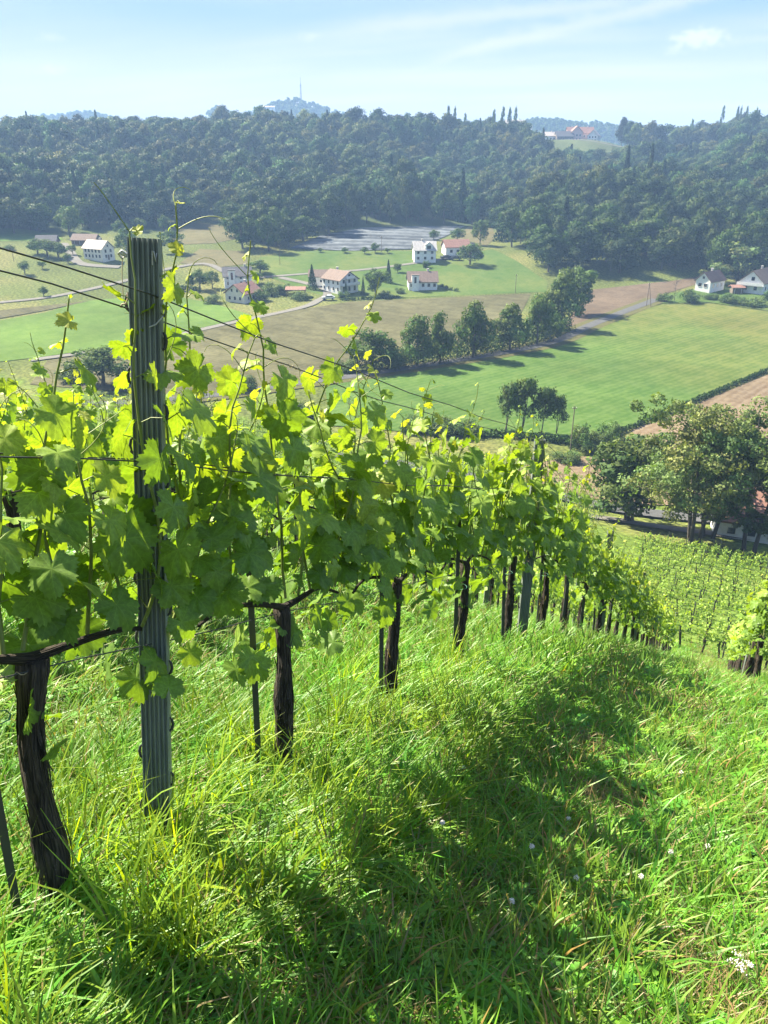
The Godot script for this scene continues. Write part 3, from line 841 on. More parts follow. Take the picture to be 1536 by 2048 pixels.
func make_far_hills() -> void:
	var tree := grow_tree("round", 990, 260, 1.1)
	var mm_spots := []
	for h in [["hill", [Vector3(-358,66.5,-1589), Vector3(-330,79.7,-1595), Vector3(-308,90.9,-1600), Vector3(-289,85.0,-1597), Vector3(-266,80.4,-1595), Vector3(-238,82.4,-1596), Vector3(-211,97.5,-1603), Vector3(-183,103.5,-1606), Vector3(-155,104.8,-1606), Vector3(-127,96.2,-1602), Vector3(-100,88.3,-1599), Vector3(-53,71.1,-1591), Vector3(40,46.7,-1584)], "hazy wooded hill with a mast on its summit"],
		["hill", [Vector3(-924,53.3,-1772), Vector3(-832,69.8,-1772), Vector3(-729,81.0,-1777), Vector3(-698,87.0,-1779), Vector3(-667,89.6,-1781), Vector3(-626,93.6,-1783), Vector3(-595,92.3,-1782), Vector3(-570,84.3,-1778), Vector3(-503,69.8,-1772), Vector3(-422,53.3,-1772)], "distant blue hill at the far left of the skyline"],
		["hill", [Vector3(102,25.7,-1328), Vector3(172,44.4,-1328), Vector3(202,52.9,-1331), Vector3(226,59.7,-1334), Vector3(249,61.4,-1335), Vector3(272,59.7,-1334), Vector3(303,56.3,-1333), Vector3(334,55.5,-1332), Vector3(373,51.2,-1330), Vector3(411,42.7,-1327), Vector3(510,25.7,-1327)], "blue wooded hill behind the hilltop winery"]]:
		var s := Shape.new()
		var line: Array = h[1]
		var far: float = -line[0].z
		var deep := far * 0.16
		rng.seed = int(far)
		for p in line:
			for k in 13:
				var t := (k - 6) / 6.0
				var y: float = lerpf(p.y, -60.0, pow(absf(t), 1.3)) - 7.0 * far / 2400.0
				s.vert(Vector3(p.x * (1.0 + t * 0.16), y, p.z - t * deep), Vector3.UP, Vector2(p.x, p.z), Color(0.05, 0.075, 0.03))
		for i in line.size() - 1:
			for k in 12:
				var q := i * 13 + k
				s.tri(q, q + 1, q + 14)
				s.tri(q, q + 14, q + 13)
		s.smooth()
		var o := part("hill", s.done(), mats["woodland floor"], self)
		tag(o, h[2], "", "", "structure")
		for i in 900:
			var w := rng.randf() * (line.size() - 1.01)
			var a: Vector3 = line[int(w)]
			var b: Vector3 = line[int(w) + 1]
			var p := a.lerp(b, w - int(w))
			var t := -rng.randf() * 0.55
			var y := lerpf(p.y, -60.0, pow(absf(t), 1.3)) - 8.0 * far / 2400.0
			mm_spots.append(Transform3D(Basis(Vector3.UP, rng.randf() * TAU).scaled(Vector3(1.5, rng.randf_range(1.1, 1.9), 1.5) * far / 2400.0), Vector3(p.x * (1.0 + t * 0.16), y, p.z - t * deep)))
	var mm := MultiMesh.new()
	mm.transform_format = MultiMesh.TRANSFORM_3D
	mm.mesh = tree[0]
	mm.instance_count = mm_spots.size()
	for i in mm_spots.size():
		mm.set_instance_transform(i, mm_spots[i])
	var o := MultiMeshInstance3D.new()
	o.name = "distant_forest"
	o.multimesh = mm
	add_child(o)
	tag(o, "distant forest covering the blue hills on the horizon", "", "", "stuff")
	# mast and a pale building on the far summit
	var base := Vector3(-153, 101, -1606)
	var s := Shape.new()
	for q in 4:
		s.tube([base + Vector3(1.6 if q & 1 else -1.6, 0, 1.6 if q & 2 else -1.6) - base, Vector3(0.5 if q & 1 else -0.5, 30, 0.5 if q & 2 else -0.5)], [0.45, 0.3], 5)
	for k in 9:
		var y := 3.0 * k + 2.0
		var r := lerpf(1.6, 0.5, y / 30.0)
		s.tube([Vector3(-r, y, -r), Vector3(r, y + 2.4, -r)], [0.2, 0.2], 4)
		s.tube([Vector3(r, y, r), Vector3(-r, y + 2.4, r)], [0.2, 0.2], 4)
	var mast := thing("radio_mast", base, "thin lattice mast standing on the far hazy hill", "mast")
	part("lattice", s.done(), mats["galvanised"], mast)
	var top := Shape.new()
	top.tube([Vector3(0, 30, 0), Vector3(0, 41, 0)], [0.4, 0.2], 6)
	top.box(Vector3(-1.2, 26, -1.2), Vector3(1.2, 27.5, 1.2))
	part("antenna", top.done(), mats["galvanised"], mast)

# ---------------------------------------------------------------- buildings
# ridge along local x, the long front faces local +z; windows: [face, across, up, width, height], faces f b l r
func house(called: String, label: String, x: float, f: float, turn: float, l: float, w: float, high: float, rise: float, wall: Material, roof: Material, windows: Array, more := {}) -> Node3D:
	var t := thing(called, spot(x, f, more.get("lift", 0.1)), label, "house")
	if f > 200.0 and f < 360.0:
		t.scale = Vector3.ONE * 0.9
	if more.has("high"):
		t.position.y = more["high"]
	t.rotation.y = deg_to_rad(turn)
	var hl := l / 2.0
	var hw := w / 2.0
	var s := Shape.new()
	s.box(Vector3(-hl, -2.5, -hw), Vector3(hl, high, hw))
	for e in [-1.0, 1.0]:
		s.face([Vector3(e * hl, high, -hw), Vector3(e * hl, high, hw), Vector3(e * hl, high + rise, 0)], Vector3(e, 0, 0))
	part("wall", s.done(), wall, t)
	s = Shape.new()
	var over := 0.55
	var slope := rise / hw
	for e in [-1.0, 1.0]:
		var low := high - over * slope + 0.08
		var p := [Vector3(-hl - over, high + rise + 0.08, 0), Vector3(hl + over, high + rise + 0.08, 0), Vector3(hl + over, low, e * (hw + over)), Vector3(-hl - over, low, e * (hw + over))]
		var q := []
		for k in p:
			q.append(k + Vector3(0, 0.22, 0))
		s.face(q, Vector3(0, 1, e * 0.5))
		s.face(p, Vector3(0, -1, -e * 0.5))
		s.face([p[2], p[3], q[3], q[2]], Vector3(0, 0, e))
		for c in [[0, 3], [1, 2]]:
			s.face([p[c[0]], p[c[1]], q[c[1]], q[c[0]]], Vector3(-1 if c[0] == 0 else 1, 0, 0))
	var rf := part("roof", s.done(), roof, t)
	for ch in more.get("chimneys", [0.25]):
		s = Shape.new()
		s.box(Vector3(ch * l - 0.35, high + rise * 0.6, -0.9), Vector3(ch * l + 0.35, high + rise + 1.0, -0.2))
		s.box(Vector3(ch * l - 0.45, high + rise + 1.0, -1.0), Vector3(ch * l + 0.45, high + rise + 1.12, -0.1))
		part("chimney", s.done(), mats["plaster grey"], rf)
	for v in windows:
		var b := Basis(Vector3.UP, {"f": 0.0, "b": PI, "r": PI / 2.0, "l": -PI / 2.0}[v[0]])
		var out := hw if v[0] in ["f", "b"] else hl
		var fr := Shape.new()
		var tr := Transform3D(b, b * Vector3(v[1], v[2], out))
		var ww: float = v[3] / 2.0
		var hh: float = v[4]
		fr.box(Vector3(-ww - 0.1, -0.1, 0.003), Vector3(-ww, hh + 0.1, 0.09), Color.WHITE, tr)
		fr.box(Vector3(ww, -0.1, 0.003), Vector3(ww + 0.1, hh + 0.1, 0.09), Color.WHITE, tr)
		fr.box(Vector3(-ww, hh, 0.003), Vector3(ww, hh + 0.1, 0.09), Color.WHITE, tr)
		fr.box(Vector3(-ww, -0.1, 0.003), Vector3(ww, 0.0, 0.12), Color.WHITE, tr)
		var door: bool = v.size() > 5
		var wd := part("door" if door else "window", fr.done(), mats["frame"], t)
		var pn := Shape.new()
		pn.box(Vector3(-ww, 0.0, 0.003), Vector3(ww, hh, 0.04), Color.WHITE, tr)
		part("leaf_panel" if door else "pane", pn.done(), mats["door wood"] if door else mats["glass"], wd)
	for d in more.get("dormers", []):   # [x, width, height, depth z]
		s = Shape.new()
		var z: float = d[3]
		s.box(Vector3(d[0] - d[1] / 2, high - 0.1, z - 2.6), Vector3(d[0] + d[1] / 2, high + d[2], z), Color.WHITE)
		s.face([Vector3(d[0] - d[1] / 2, high + d[2], z), Vector3(d[0] + d[1] / 2, high + d[2], z), Vector3(d[0], high + d[2] + d[1] * 0.4, z)], Vector3(0, 0, 1))
		var dm := part("dormer", s.done(), wall, t)
		s = Shape.new()
		for e in [-1.0, 1.0]:
			s.face([Vector3(d[0], high + d[2] + d[1] * 0.4 + 0.12, z + 0.3), Vector3(d[0] + e * (d[1] / 2 + 0.25), high + d[2] - 0.04, z + 0.3), Vector3(d[0] + e * (d[1] / 2 + 0.25), high + d[2] - 0.04, z - 3.0), Vector3(d[0], high + d[2] + d[1] * 0.4 + 0.12, z - 3.0)], Vector3(e * 0.5, 1, 0))
		part("dormer_roof", s.done(), roof, dm)
		s = Shape.new()
		s.box(Vector3(d[0] - d[1] * 0.28, high + 0.5, z + 0.003), Vector3(d[0] + d[1] * 0.28, high + d[2] - 0.1, z + 0.05))
		part("pane", s.done(), mats["glass"], dm)
	for d in more.get("towers", []):   # flat white stair bay [x, width, height, depth]
		s = Shape.new()
		s.box(Vector3(d[0] - d[1] / 2, -2.4, hw - 0.5), Vector3(d[0] + d[1] / 2, d[2], hw + d[3]))
		var tw := part("stair_bay", s.done(), mats["plaster white"], t)
		s = Shape.new()
		s.box(Vector3(d[0] - d[1] / 2 - 0.2, d[2] + 0.003, hw - 0.6), Vector3(d[0] + d[1] / 2 + 0.2, d[2] + 0.25, hw + d[3] + 0.2))
		part("bay_roof", s.done(), roof, tw)
		s = Shape.new()
		s.box(Vector3(d[0] - 0.4, d[2] * 0.45, hw + d[3] + 0.003), Vector3(d[0] + 0.4, d[2] * 0.88, hw + d[3] + 0.05))
		part("pane", s.done(), mats["glass"], tw)
	for d in more.get("balconies", []):   # [face, across, up, width, depth]
		var b := Basis(Vector3.UP, {"f": 0.0, "r": PI / 2.0, "l": -PI / 2.0}[d[0]])
		var tr := Transform3D(b, b * Vector3(d[1], d[2], hw if d[0] == "f" else hl))
		s = Shape.new()
		s.box(Vector3(-d[3] / 2, -0.2, 0.003), Vector3(d[3] / 2, 0.0, d[4]), Color.WHITE, tr)
		var bl := part("balcony", s.done(), mats["plaster grey"], t)
		s = Shape.new()
		s.box(Vector3(-d[3] / 2, 0.003, d[4] - 0.08), Vector3(d[3] / 2, 0.95, d[4]), Color.WHITE, tr)
		part("railing", s.done(), mats["plaster white"], bl)
	return t

func window_grid(face: String, span: float, cols: int, ups: Array, w := 1.0, h := 1.25) -> Array:
	var out := []
	for u in ups:
		for c in cols:
			out.append([face, (c + 0.5) / cols * span - span / 2.0, u, w, h])
	return out

func make_houses() -> void:
	var white: Material = mats["plaster white"]
	var cream: Material = mats["plaster cream"]
	house("farmhouse", "white farmhouse with pale sunlit tiled roof left of the steel post", -110.5, 313.0, -30, 11.5, 6.8, 4.6, 2.9, cream, mats["roof pale"], window_grid("f", 10.5, 5, [0.9, 3.0]) + window_grid("r", 5.5, 2, [0.9, 3.0]) + [["r", 0, 5.2, 0.8, 0.9], ["r", -0.1, 0, 1.0, 2.1, 1]], {"chimneys": [0.1]})
	house("barn", "long barn with dull brown roof behind the white farmhouse", -125.0, 341.0, -8, 11.5, 6.0, 2.2, 2.2, mats["old boards"], mats["roof brown"], [["f", -3, 0, 2.4, 2.0, 1]], {"chimneys": []})
	house("barn", "dark roofed barn behind the fruit trees at the far left", -138.0, 333.0, 6, 8.6, 6.5, 2.2, 2.6, mats["old boards"], mats["roof dark"], [["f", 1, 0, 3.0, 2.3, 1]], {"chimneys": []})
	house("house", "white villa with dark roof and white stair bay beside dark trees", -51.5, 280.0, 12, 10.4, 8.0, 4.0, 2.8, white, mats["roof dark"], window_grid("f", 10, 4, [0.9, 3.0], 0.9, 1.1) + window_grid("r", 6, 2, [0.9, 3.0]), {"towers": [[-2.2, 2.6, 6.2, 0.7]], "chimneys": [0.3]})
	house("house", "cream house with red brown roof in front of the dark roofed villa", -45.8, 257.5, 62, 10.0, 8.5, 3.0, 2.9, cream, mats["roof red"], window_grid("l", 7, 3, [0.8], 0.9, 1.1) + [["l", -1.2, 3.5, 0.8, 1.0], ["l", 1.2, 3.5, 0.8, 1.0]] + window_grid("f", 8, 3, [0.8], 0.9, 1.1), {"chimneys": [0.2]})
	house("house", "large white house with brown roof and balconies on its gable", -15.2, 275.0, -48, 11.0, 8.8, 4.7, 2.8, white, mats["roof brown"], window_grid("f", 11, 4, [0.8, 3.1], 0.9, 1.2) + window_grid("r", 8, 3, [0.6, 3.1], 1.0, 1.7) + [["r", 0, 5.7, 1.0, 1.0]], {"balconies": [["r", 0, 2.8, 8.6, 1.3], ["r", 0, 5.2, 4.0, 1.1]], "chimneys": [-0.2]})
	house("garage", "low brown roofed wing left of the large balcony house", -22.3, 283.5, 2, 9.0, 6.0, 3.4, 2.0, white, mats["roof brown"], window_grid("f", 7, 3, [1.2], 0.8, 1.0), {"chimneys": []})
	house("house", "low house with broad brown roof and white stair bay on the meadow edge", 13.4, 279.5, 3, 11.0, 8.4, 2.8, 3.1, white, mats["roof brown"], window_grid("f", 11, 5, [0.9], 1.0, 1.2), {"towers": [[-3.1, 2.7, 5.3, 1.0]], "balconies": [], "chimneys": [0.2]})
	house("house", "white two storey house with pale grey roof and dormer on the meadow", 15.8, 318.0, 4, 9.4, 8.2, 4.7, 3.1, white, mats["roof grey"], window_grid("f", 9, 3, [0.9, 3.2], 1.0, 1.1) + window_grid("r", 7, 2, [0.9, 3.2]), {"dormers": [[1.6, 3.2, 2.0, 3.9]], "chimneys": [-0.1]})
	house("barn", "red roofed building with dark gable right of the grey roofed house", 29.2, 330.0, 10, 11.0, 8.0, 3.2, 2.7, white, mats["roof red"], window_grid("f", 9, 3, [0.9], 1.2, 1.2), {"chimneys": []})
	house("shed", "small dark roofed annex at the end of the red roofed building", 35.0, 325.5, 70, 6.0, 6.0, 2.6, 2.6, white, mats["roof dark"], [["l", 0, 0, 2.2, 2.2, 1]], {"chimneys": []})
	house("house", "small white gabled house with dark brown roof beside the garden bushes", 112.0, 273.0, 40, 10.5, 6.0, 4.0, 2.9, white, mats["roof dark brown"], [["l", -1.1, 1.8, 1.3, 1.2], ["l", 1.1, 1.8, 1.3, 1.2], ["l", 0, 4.7, 0.9, 0.9]] + window_grid("f", 9, 3, [1.6], 1.0, 1.2), {"chimneys": [0.1]})
	house("house", "large white gabled house with brown roof at the right edge by the wood", 128.0, 272.0, 46, 14.0, 9.0, 3.8, 3.9, white, mats["roof brown"], [["l", 0.4, 4.4, 1.2, 1.3], ["l", -1.8, 1.0, 1.1, 1.9], ["l", 1.8, 1.0, 1.1, 1.9]] + window_grid("f", 12, 4, [1.0]), {"balconies": [["l", 0, 2.8, 9.6, 1.6]], "chimneys": [0.2]})
	house("shed", "tiny red roofed porch between the two right houses", 119.5, 268.5, 0, 4.0, 3.0, 2.2, 0.6, mats["old boards"], mats["roof red"], [["f", 0, 0, 2.4, 1.9, 1]], {"chimneys": []})
	house("farmhouse", "red tiled farmhouse half hidden by the big trees below the vineyard", 44.6, 80.6, -20, 12.0, 8.0, 2.7, 2.6, white, mats["roof red"], window_grid("f", 10.5, 5, [1.0], 0.8, 0.75) + window_grid("l", 6, 2, [1.0], 0.8, 0.8), {"lift": 0.5, "chimneys": [0.1]})
	# the winery on the hilltop
	house("winery_building", "pale winery wing with tan roof on the hilltop, leftmost of the group", 138.5, 720.0, 14, 11.0, 9.0, 4.2, 3.0, white, mats["roof pale"], window_grid("f", 9, 3, [1.5], 1.2, 1.4), {"lift": 0.2})
	house("winery_building", "low dark roofed winery hall in the middle of the hilltop group", 150.5, 716.0, 4, 14.0, 9.0, 3.8, 3.8, mats["old boards"], mats["roof dark"], window_grid("f", 12, 4, [1.2], 1.2, 1.5), {"lift": 0.1, "chimneys": []})
	house("winery_building", "tall red roofed main house of the hilltop winery", 166.0, 727.0, 0, 22.0, 11.0, 7.2, 4.6, mats["plaster pink"], mats["roof red"], window_grid("f", 20, 7, [1.2, 4.2], 1.1, 1.4), {"lift": 0.0, "chimneys": [-0.3, 0.3]})
	house("winery_building", "pink gabled front wing of the hilltop winery", 161.0, 719.0, 90, 9.0, 9.5, 7.2, 4.6, mats["plaster pink"], mats["roof red"], window_grid("l", 8, 3, [1.2, 4.2], 1.1, 1.4), {"lift": 0.0, "chimneys": []})
	house("winery_building", "white gabled house at the right end of the hilltop winery", 176.5, 719.0, 64, 10.0, 8.5, 5.2, 4.2, white, mats["roof pale"], window_grid("l", 7, 3, [1.2, 3.6], 1.0, 1.2), {"lift": 0.0, "chimneys": []})
	house("house", "grey pink house half hidden among trees left of the winery", 108.5, 716.0, 8, 16.0, 10.0, 8.0, 3.5, mats["plaster pink"], mats["roof grey"], window_grid("f", 14, 5, [2.0, 5.2], 1.2, 1.4), {"lift": 5.0})
	house("house", "long white building near the summit of the mast hill", -205.0, 1540.0, 0, 22.0, 10.0, 5.0, 2.0, white, mats["roof pale"], window_grid("f", 20, 6, [2.0], 1.6, 1.8), {"lift": 0.0, "high": 84.0})
	# small tower beside the winery
	var tw := thing("silo", spot(122, 722, 0), "small white round silo left of the hilltop winery", "silo")
	var s := Shape.new()
	s.tube([Vector3(0, -1, 0), Vector3(0, 13.2, 0)], [2.6, 2.6], 18)
	part("drum", s.done(), white, tw)
	s = Shape.new()
	s.tube([Vector3(0, 13.2, 0), Vector3(0, 14.6, 0)], [2.8, 0.1], 18)
	part("cap", s.done(), mats["roof grey"], tw)
	# open carport with tiled roof
	var cp := thing("carport", spot(-29.5, 265.5, 0.05), "small open carport with reddish roof beside the garden drive", "carport")
	s = Shape.new()
	s.box(Vector3(-3.4, 2.3, -2.6), Vector3(3.4, 2.55, 2.6))
	s.face([Vector3(-3.4, 2.553, -2.6), Vector3(3.4, 2.553, -2.6), Vector3(3.4, 3.3, 0), Vector3(-3.4, 3.3, 0)], Vector3(0, 1, -0.3))
	s.face([Vector3(-3.4, 2.553, 2.6), Vector3(3.4, 2.553, 2.6), Vector3(3.4, 3.3, 0), Vector3(-3.4, 3.3, 0)], Vector3(0, 1, 0.3))
	part("roof", s.done(), mats["roof red"], cp)
	for e in 4:
		s = Shape.new()
		var px := -3.0 if e & 1 else 3.0
		var pz := -2.2 if e & 2 else 2.2
		s.box(Vector3(px - 0.1, -0.8, pz - 0.1), Vector3(px + 0.1, 2.297, pz + 0.1))
		part("post", s.done(), mats["old boards"], cp)

func car(label: String, x: float, f: float, turn: float, body: Material) -> void:
	var t := thing("parked_car", spot(x, f, 0.26), label, "car", "cars parked by the houses")
	t.rotation.y = deg_to_rad(turn)
	var out := [Vector2(-2.1, 0.35), Vector2(-2.1, 0.8), Vector2(-1.95, 0.92), Vector2(-1.0, 1.0), Vector2(-0.4, 1.42), Vector2(1.1, 1.45), Vector2(1.85, 1.0), Vector2(2.1, 0.9), Vector2(2.1, 0.35)]
	var s := Shape.new()
	for i in out.size():
		var a: Vector2 = out[i]
		var b: Vector2 = out[(i + 1) % out.size()]
		var mid := (a + b) / 2.0
		s.face([Vector3(a.x, a.y, -0.85), Vector3(b.x, b.y, -0.85), Vector3(b.x, b.y, 0.85), Vector3(a.x, a.y, 0.85)], Vector3(mid.x, mid.y - 0.7, 0))
	for e in [-0.85, 0.85]:
		var p := []
		for q in out:
			p.append(Vector3(q.x, q.y, e))
		s.face(p, Vector3(0, 0, e))
	part("body", s.done(), body, t)
	for e in [-1.0, 1.0]:
		s = Shape.new()
		s.face([Vector3(-0.85, 1.02, e * 0.856), Vector3(1.55, 1.02, e * 0.856), Vector3(1.0, 1.36, e * 0.856), Vector3(-0.38, 1.36, e * 0.856)], Vector3(0, 0, e))
		part("side_window", s.done(), mats["glass"], t)
	s = Shape.new()
	s.face([Vector3(-1.0, 1.03, -0.7), Vector3(-1.0, 1.03, 0.7), Vector3(-0.45, 1.42, 0.65), Vector3(-0.45, 1.42, -0.65)], Vector3(-0.5, 0.6, 0))
	for i in s.v.size():
		s.v[i] += Vector3(-0.012, 0.016, 0)
	part("windscreen", s.done(), mats["glass"], t)
	for q in [[-1.35, -0.78], [1.35, -0.78], [-1.35, 0.78], [1.35, 0.78]]:
		s = Shape.new()
		s.tube([Vector3(q[0], 0.32, q[1] - 0.11), Vector3(q[0], 0.32, q[1] + 0.11)], [0.32, 0.32], 14)
		var wh := part("wheel", s.done(), mats["rubber"], t)
		s = Shape.new()
		s.tube([Vector3(q[0], 0.32, q[1] - 0.12), Vector3(q[0], 0.32, q[1] + 0.12)], [0.19, 0.19], 12)
		part("rim", s.done(), mats["galvanised"], wh)

func hedge(label: String, line: Array, high: float, thick: float, per_m: int, clip: float, called := "hedge") -> void:
	rng.seed = int(line[0].x * 10.0)
	var s := Shape.new()
	var base := plan(line[0])
	for i in line.size() - 1:
		var a: Vector2 = line[i]
		var b: Vector2 = line[i + 1]
		var l := a.distance_to(b)
		for k in int(l * per_m):
			var p := a.lerp(b, rng.randf()) + Vector2(rng.randfn(), rng.randfn()) * thick * 0.28
			var y := high * pow(rng.randf(), clip) * rng.randf_range(0.85, 1.08)
			cards(s, plan(p, y) - base, Vector3(0.25, 0.18, 0.25), 3, 0.22, Color(0.045, 0.082, 0.024) * rng.randf_range(0.8, 1.25), 0.2)
	var t := thing(called, base, label, "hedge")
	part("foliage", s.done(), mats["foliage"], t)
	s = Shape.new()
	for i in line.size() - 1:
		var a: Vector2 = line[i]
		var b: Vector2 = line[i + 1]
		for k in int(a.distance_to(b) / 2.5):
			var p := plan(a.lerp(b, (k + 0.5) / (a.distance_to(b) / 2.5))) - base
			s.tube([p - Vector3(0, 0.3, 0), p + Vector3(0.1, high * 0.7, 0)], [0.06, 0.03], 5)
	tag(part("stem", s.done(), mats["bark"], t), "", "", "", "stuff")

func make_valley_things() -> void:
	car("silver white car parked at the drive of the balcony house", -18.3, 259.5, 5, mats["car silver"])
	car("dark car parked before the red roofed building", 24.5, 320.0, 12, mats["car dark"])
	car("black car parked under the tree by the red roofed building", 28.5, 318.5, -8, mats["car dark"])
	hedge("long clipped hedge between the green and the stubble field", [Vector2(37.5,122.2), Vector2(42.3,126.2), Vector2(62, 145), Vector2(84.2,166.4), Vector2(114,190)], 0.95, 0.7, 24, 0.7)
	hedge("dark clipped garden hedge right of the steel post", [Vector2(-77.0, 270.5), Vector2(-70.0, 270.8), Vector2(-62.5, 269.0)], 1.9, 1.2, 40, 0.5)
	hedge("low hedge along the garden of the balcony house", [Vector2(-14, 258.6), Vector2(-4.0, 261.6), Vector2(5, 263.8)], 0.9, 0.9, 24, 0.6)
	hedge("overgrown strip of scrub along the stream lane", [Vector2(-6.0, 166.5), Vector2(14.0, 175.8), Vector2(31.0, 189.0), Vector2(43.0, 200.0), Vector2(50.0, 212.0)], 4.2, 4.2, 70, 0.8, "scrub_hedge")
	hedge("rough hedge below the stubble field and the bushes", [Vector2(8.0, 121.5), Vector2(20.0, 121.8), Vector2(31.0, 117.5), Vector2(39.0, 116.0)], 1.2, 1.4, 30, 0.8, "scrub_hedge")
	for a in [[82.5, 247.0, 7.4, 1, "wooden power pole with a brace where the lane meets the green field"], [29.3, 114.2, 7.6, 0, "tall thin power pole beside the dark bushes"], [-40.4, 311.7, 7.5, 0, "thin power pole on the meadow above the villas"], [44.8, 270.0, 6.5, 0, "thin power pole on the grassy slope right of the houses"], [-139.5, 303.0, 6.0, 0, "thin power pole on the far left meadow"], [-1.0, 331.0, 6.5, 0, "thin power pole among the small fruit trees"]]:
		var t := thing("power_pole", spot(a[0], a[1]), a[4], "pole", "power poles in the valley")
		var s := Shape.new()
		s.tube([Vector3(0, -0.8, 0), Vector3(0, a[2], 0)], [0.10, 0.07], 8)
		part("pole", s.done(), mats["old boards"], t)
		if a[3] == 1:
			s = Shape.new()
			s.tube([Vector3(1.5, -0.6, 0.4), Vector3(0.1, a[2] * 0.93, 0)], [0.10, 0.07], 8)
			part("brace", s.done(), mats["old boards"], t)
		s = Shape.new()
		s.box(Vector3(-0.35, a[2] - 0.45, -0.05), Vector3(0.35, a[2] - 0.35, 0.05))
		var arm := part("crossarm", s.done(), mats["old boards"], t)
		for e in [-0.3, 0.0, 0.3]:
			s = Shape.new()
			s.tube([Vector3(e, a[2] - 0.35, 0), Vector3(e, a[2] - 0.2, 0)], [0.05, 0.04], 6)
			part("insulator", s.done(), mats["plaster white"], arm)

# ---------------------------------------------------------------- vines
var leaf_meshes := []
var leaf_small := []
var leaf_mats := []
const UPRIGHT := Vector3(0.03, 0.985, -0.12)
const OUTWARD := Vector3(0.888, 0.0, 0.46)

func leaf_radius(a: float) -> float:
	# distance from the petiole to the rim; a = 0 at the tip lobe, PI at the petiole bay
	var lobes := [[0.0, 1.0, 0.66], [0.98, 0.95, 0.62], [1.92, 0.88, 0.66], [2.62, 0.74, 0.45]]
	var r := 0.30
	for l in lobes:
		var q: float = (absf(a) - l[0]) / l[2]
		r = maxf(r, l[1] * (1.0 - 0.42 * q * q))
	return r * (1.0 if absf(a) < 2.9 else 0.55)

func vine_leaf(seed_: int, points: int, rings: int) -> ArrayMesh:
	rng.seed = seed_
	var s := Shape.new()
	var sway := rng.randf_range(-0.12, 0.12)
	var fold := rng.randf_range(0.0, 0.5)
	var droop := rng.randf_range(0.08, 0.62)
	var curl := rng.randf_range(-0.32, 0.36)
	var ph := rng.randf() * TAU
	s.vert(Vector3.ZERO, Vector3.UP, Vector2(0.5, 0.5))
	for k in rings:
		var t := float(k + 1) / rings
		for i in points:
			var a := -PI + TAU * (i + 0.5) / points
			var r := leaf_radius(a) * t
			if k == rings - 1 and points > 20:
				r *= 1.05 if i % 2 == 0 else rng.randf_range(0.89, 0.97)
			var x := sin(a + sway * t) * r
			var z := cos(a + sway * t) * r
			var y := fold * absf(x) * 0.55 - droop * maxf(z, 0.0) * maxf(z, 0.0) - 0.22 * x * x + curl * x * z
			y += 0.045 * t * sin(a * 4.0 + ph) + 0.05 * t * t * sin(a * 7.0 + ph * 2.0)
			s.vert(Vector3(x, y, z), Vector3.UP, Vector2(0.5 + x * 0.47, 0.5 + z * 0.47))
	for i in points:
		var j := (i + 1) % points
		if i == points - 1:
			continue                       # the bay where the petiole enters
		s.tri(0, 1 + i, 1 + j)
		for k in rings - 1:
			var q := 1 + k * points
			s.tri(q + i, q + j, q + points + j)
			s.tri(q + i, q + points + j, q + points + i)
	s.smooth()
	return s.done()

func vein_texture() -> ImageTexture:
	var size := 160
	var im := Image.create_empty(size, size, false, Image.FORMAT_RGB8)
	var lines := []
	for a in [0.0, 0.95, -0.95, 1.92, -1.92, 2.62, -2.62]:
		var d := Vector2(sin(a), cos(a)) * leaf_radius(a) * 0.94
		lines.append([Vector2.ZERO, d, 0.020])
		for k in 4:
			var t := 0.25 + 0.18 * k
			for e in [-1.0, 1.0]:
				lines.append([d * t, d * t + Vector2(sin(a + e * 0.75), cos(a + e * 0.75)) * 0.30 * (1.05 - t), 0.010])
	var nz := FastNoiseLite.new()
	nz.seed = 3
	nz.frequency = 0.06
	for y in size:
		for x in size:
			var p := Vector2((x + 0.5) / size - 0.5, (y + 0.5) / size - 0.5) / 0.47
			var k := 0.0
			for l in lines:
				var q := Geometry2D.get_closest_point_to_segment(p, l[0], l[1])
				k = maxf(k, 1.0 - p.distance_to(q) / l[2])
			var c := Color(0.80, 0.82, 0.78) * (1.0 + 0.16 * nz.get_noise_2d(x, y))
			c = c.lerp(Color(1.0, 1.0, 0.98), clampf(k, 0.0, 1.0) * 0.8)
			im.set_pixel(x, y, c)
	return ImageTexture.create_from_image(im)

func make_leaf_kit() -> void:
	for k in 12:
		leaf_meshes.append(vine_leaf(300 + k, 64, 3))
	for k in 3:
		leaf_small.append(vine_leaf(330 + k, 13, 1))
	var veins := vein_texture()
	var through := Color(1.0, 0.96, 0.20)
	leaf_mats = [
		leafy("vine leaf deep", Color(0.20, 0.345, 0.070), through, 0.45, veins),
		leafy("vine leaf green", Color(0.26, 0.42, 0.080), through, 0.45, veins),
		leafy("vine leaf fresh", Color(0.35, 0.51, 0.095), through, 0.45, veins),
		leafy("vine leaf young", Color(0.44, 0.58, 0.10), through, 0.5, veins),
		leafy("vine leaf tip", Color(0.58, 0.62, 0.14), through, 0.5, veins)]
	for m in leaf_mats:
		m.heightmap_enabled = true
		m.heightmap_texture = veins
		m.heightmap_scale = 0.10
	leafy("vine foliage", Color(1, 1, 1), through, 0.5)
	leafy("green shoot", Color(0.19, 0.24, 0.07), Color(0.25, 0.3, 0.08), 0.5)

const LEAF_TONES := [Color(0.17, 0.30, 0.060), Color(0.23, 0.37, 0.070), Color(0.31, 0.46, 0.085), Color(0.40, 0.53, 0.095), Color(0.52, 0.57, 0.13)]

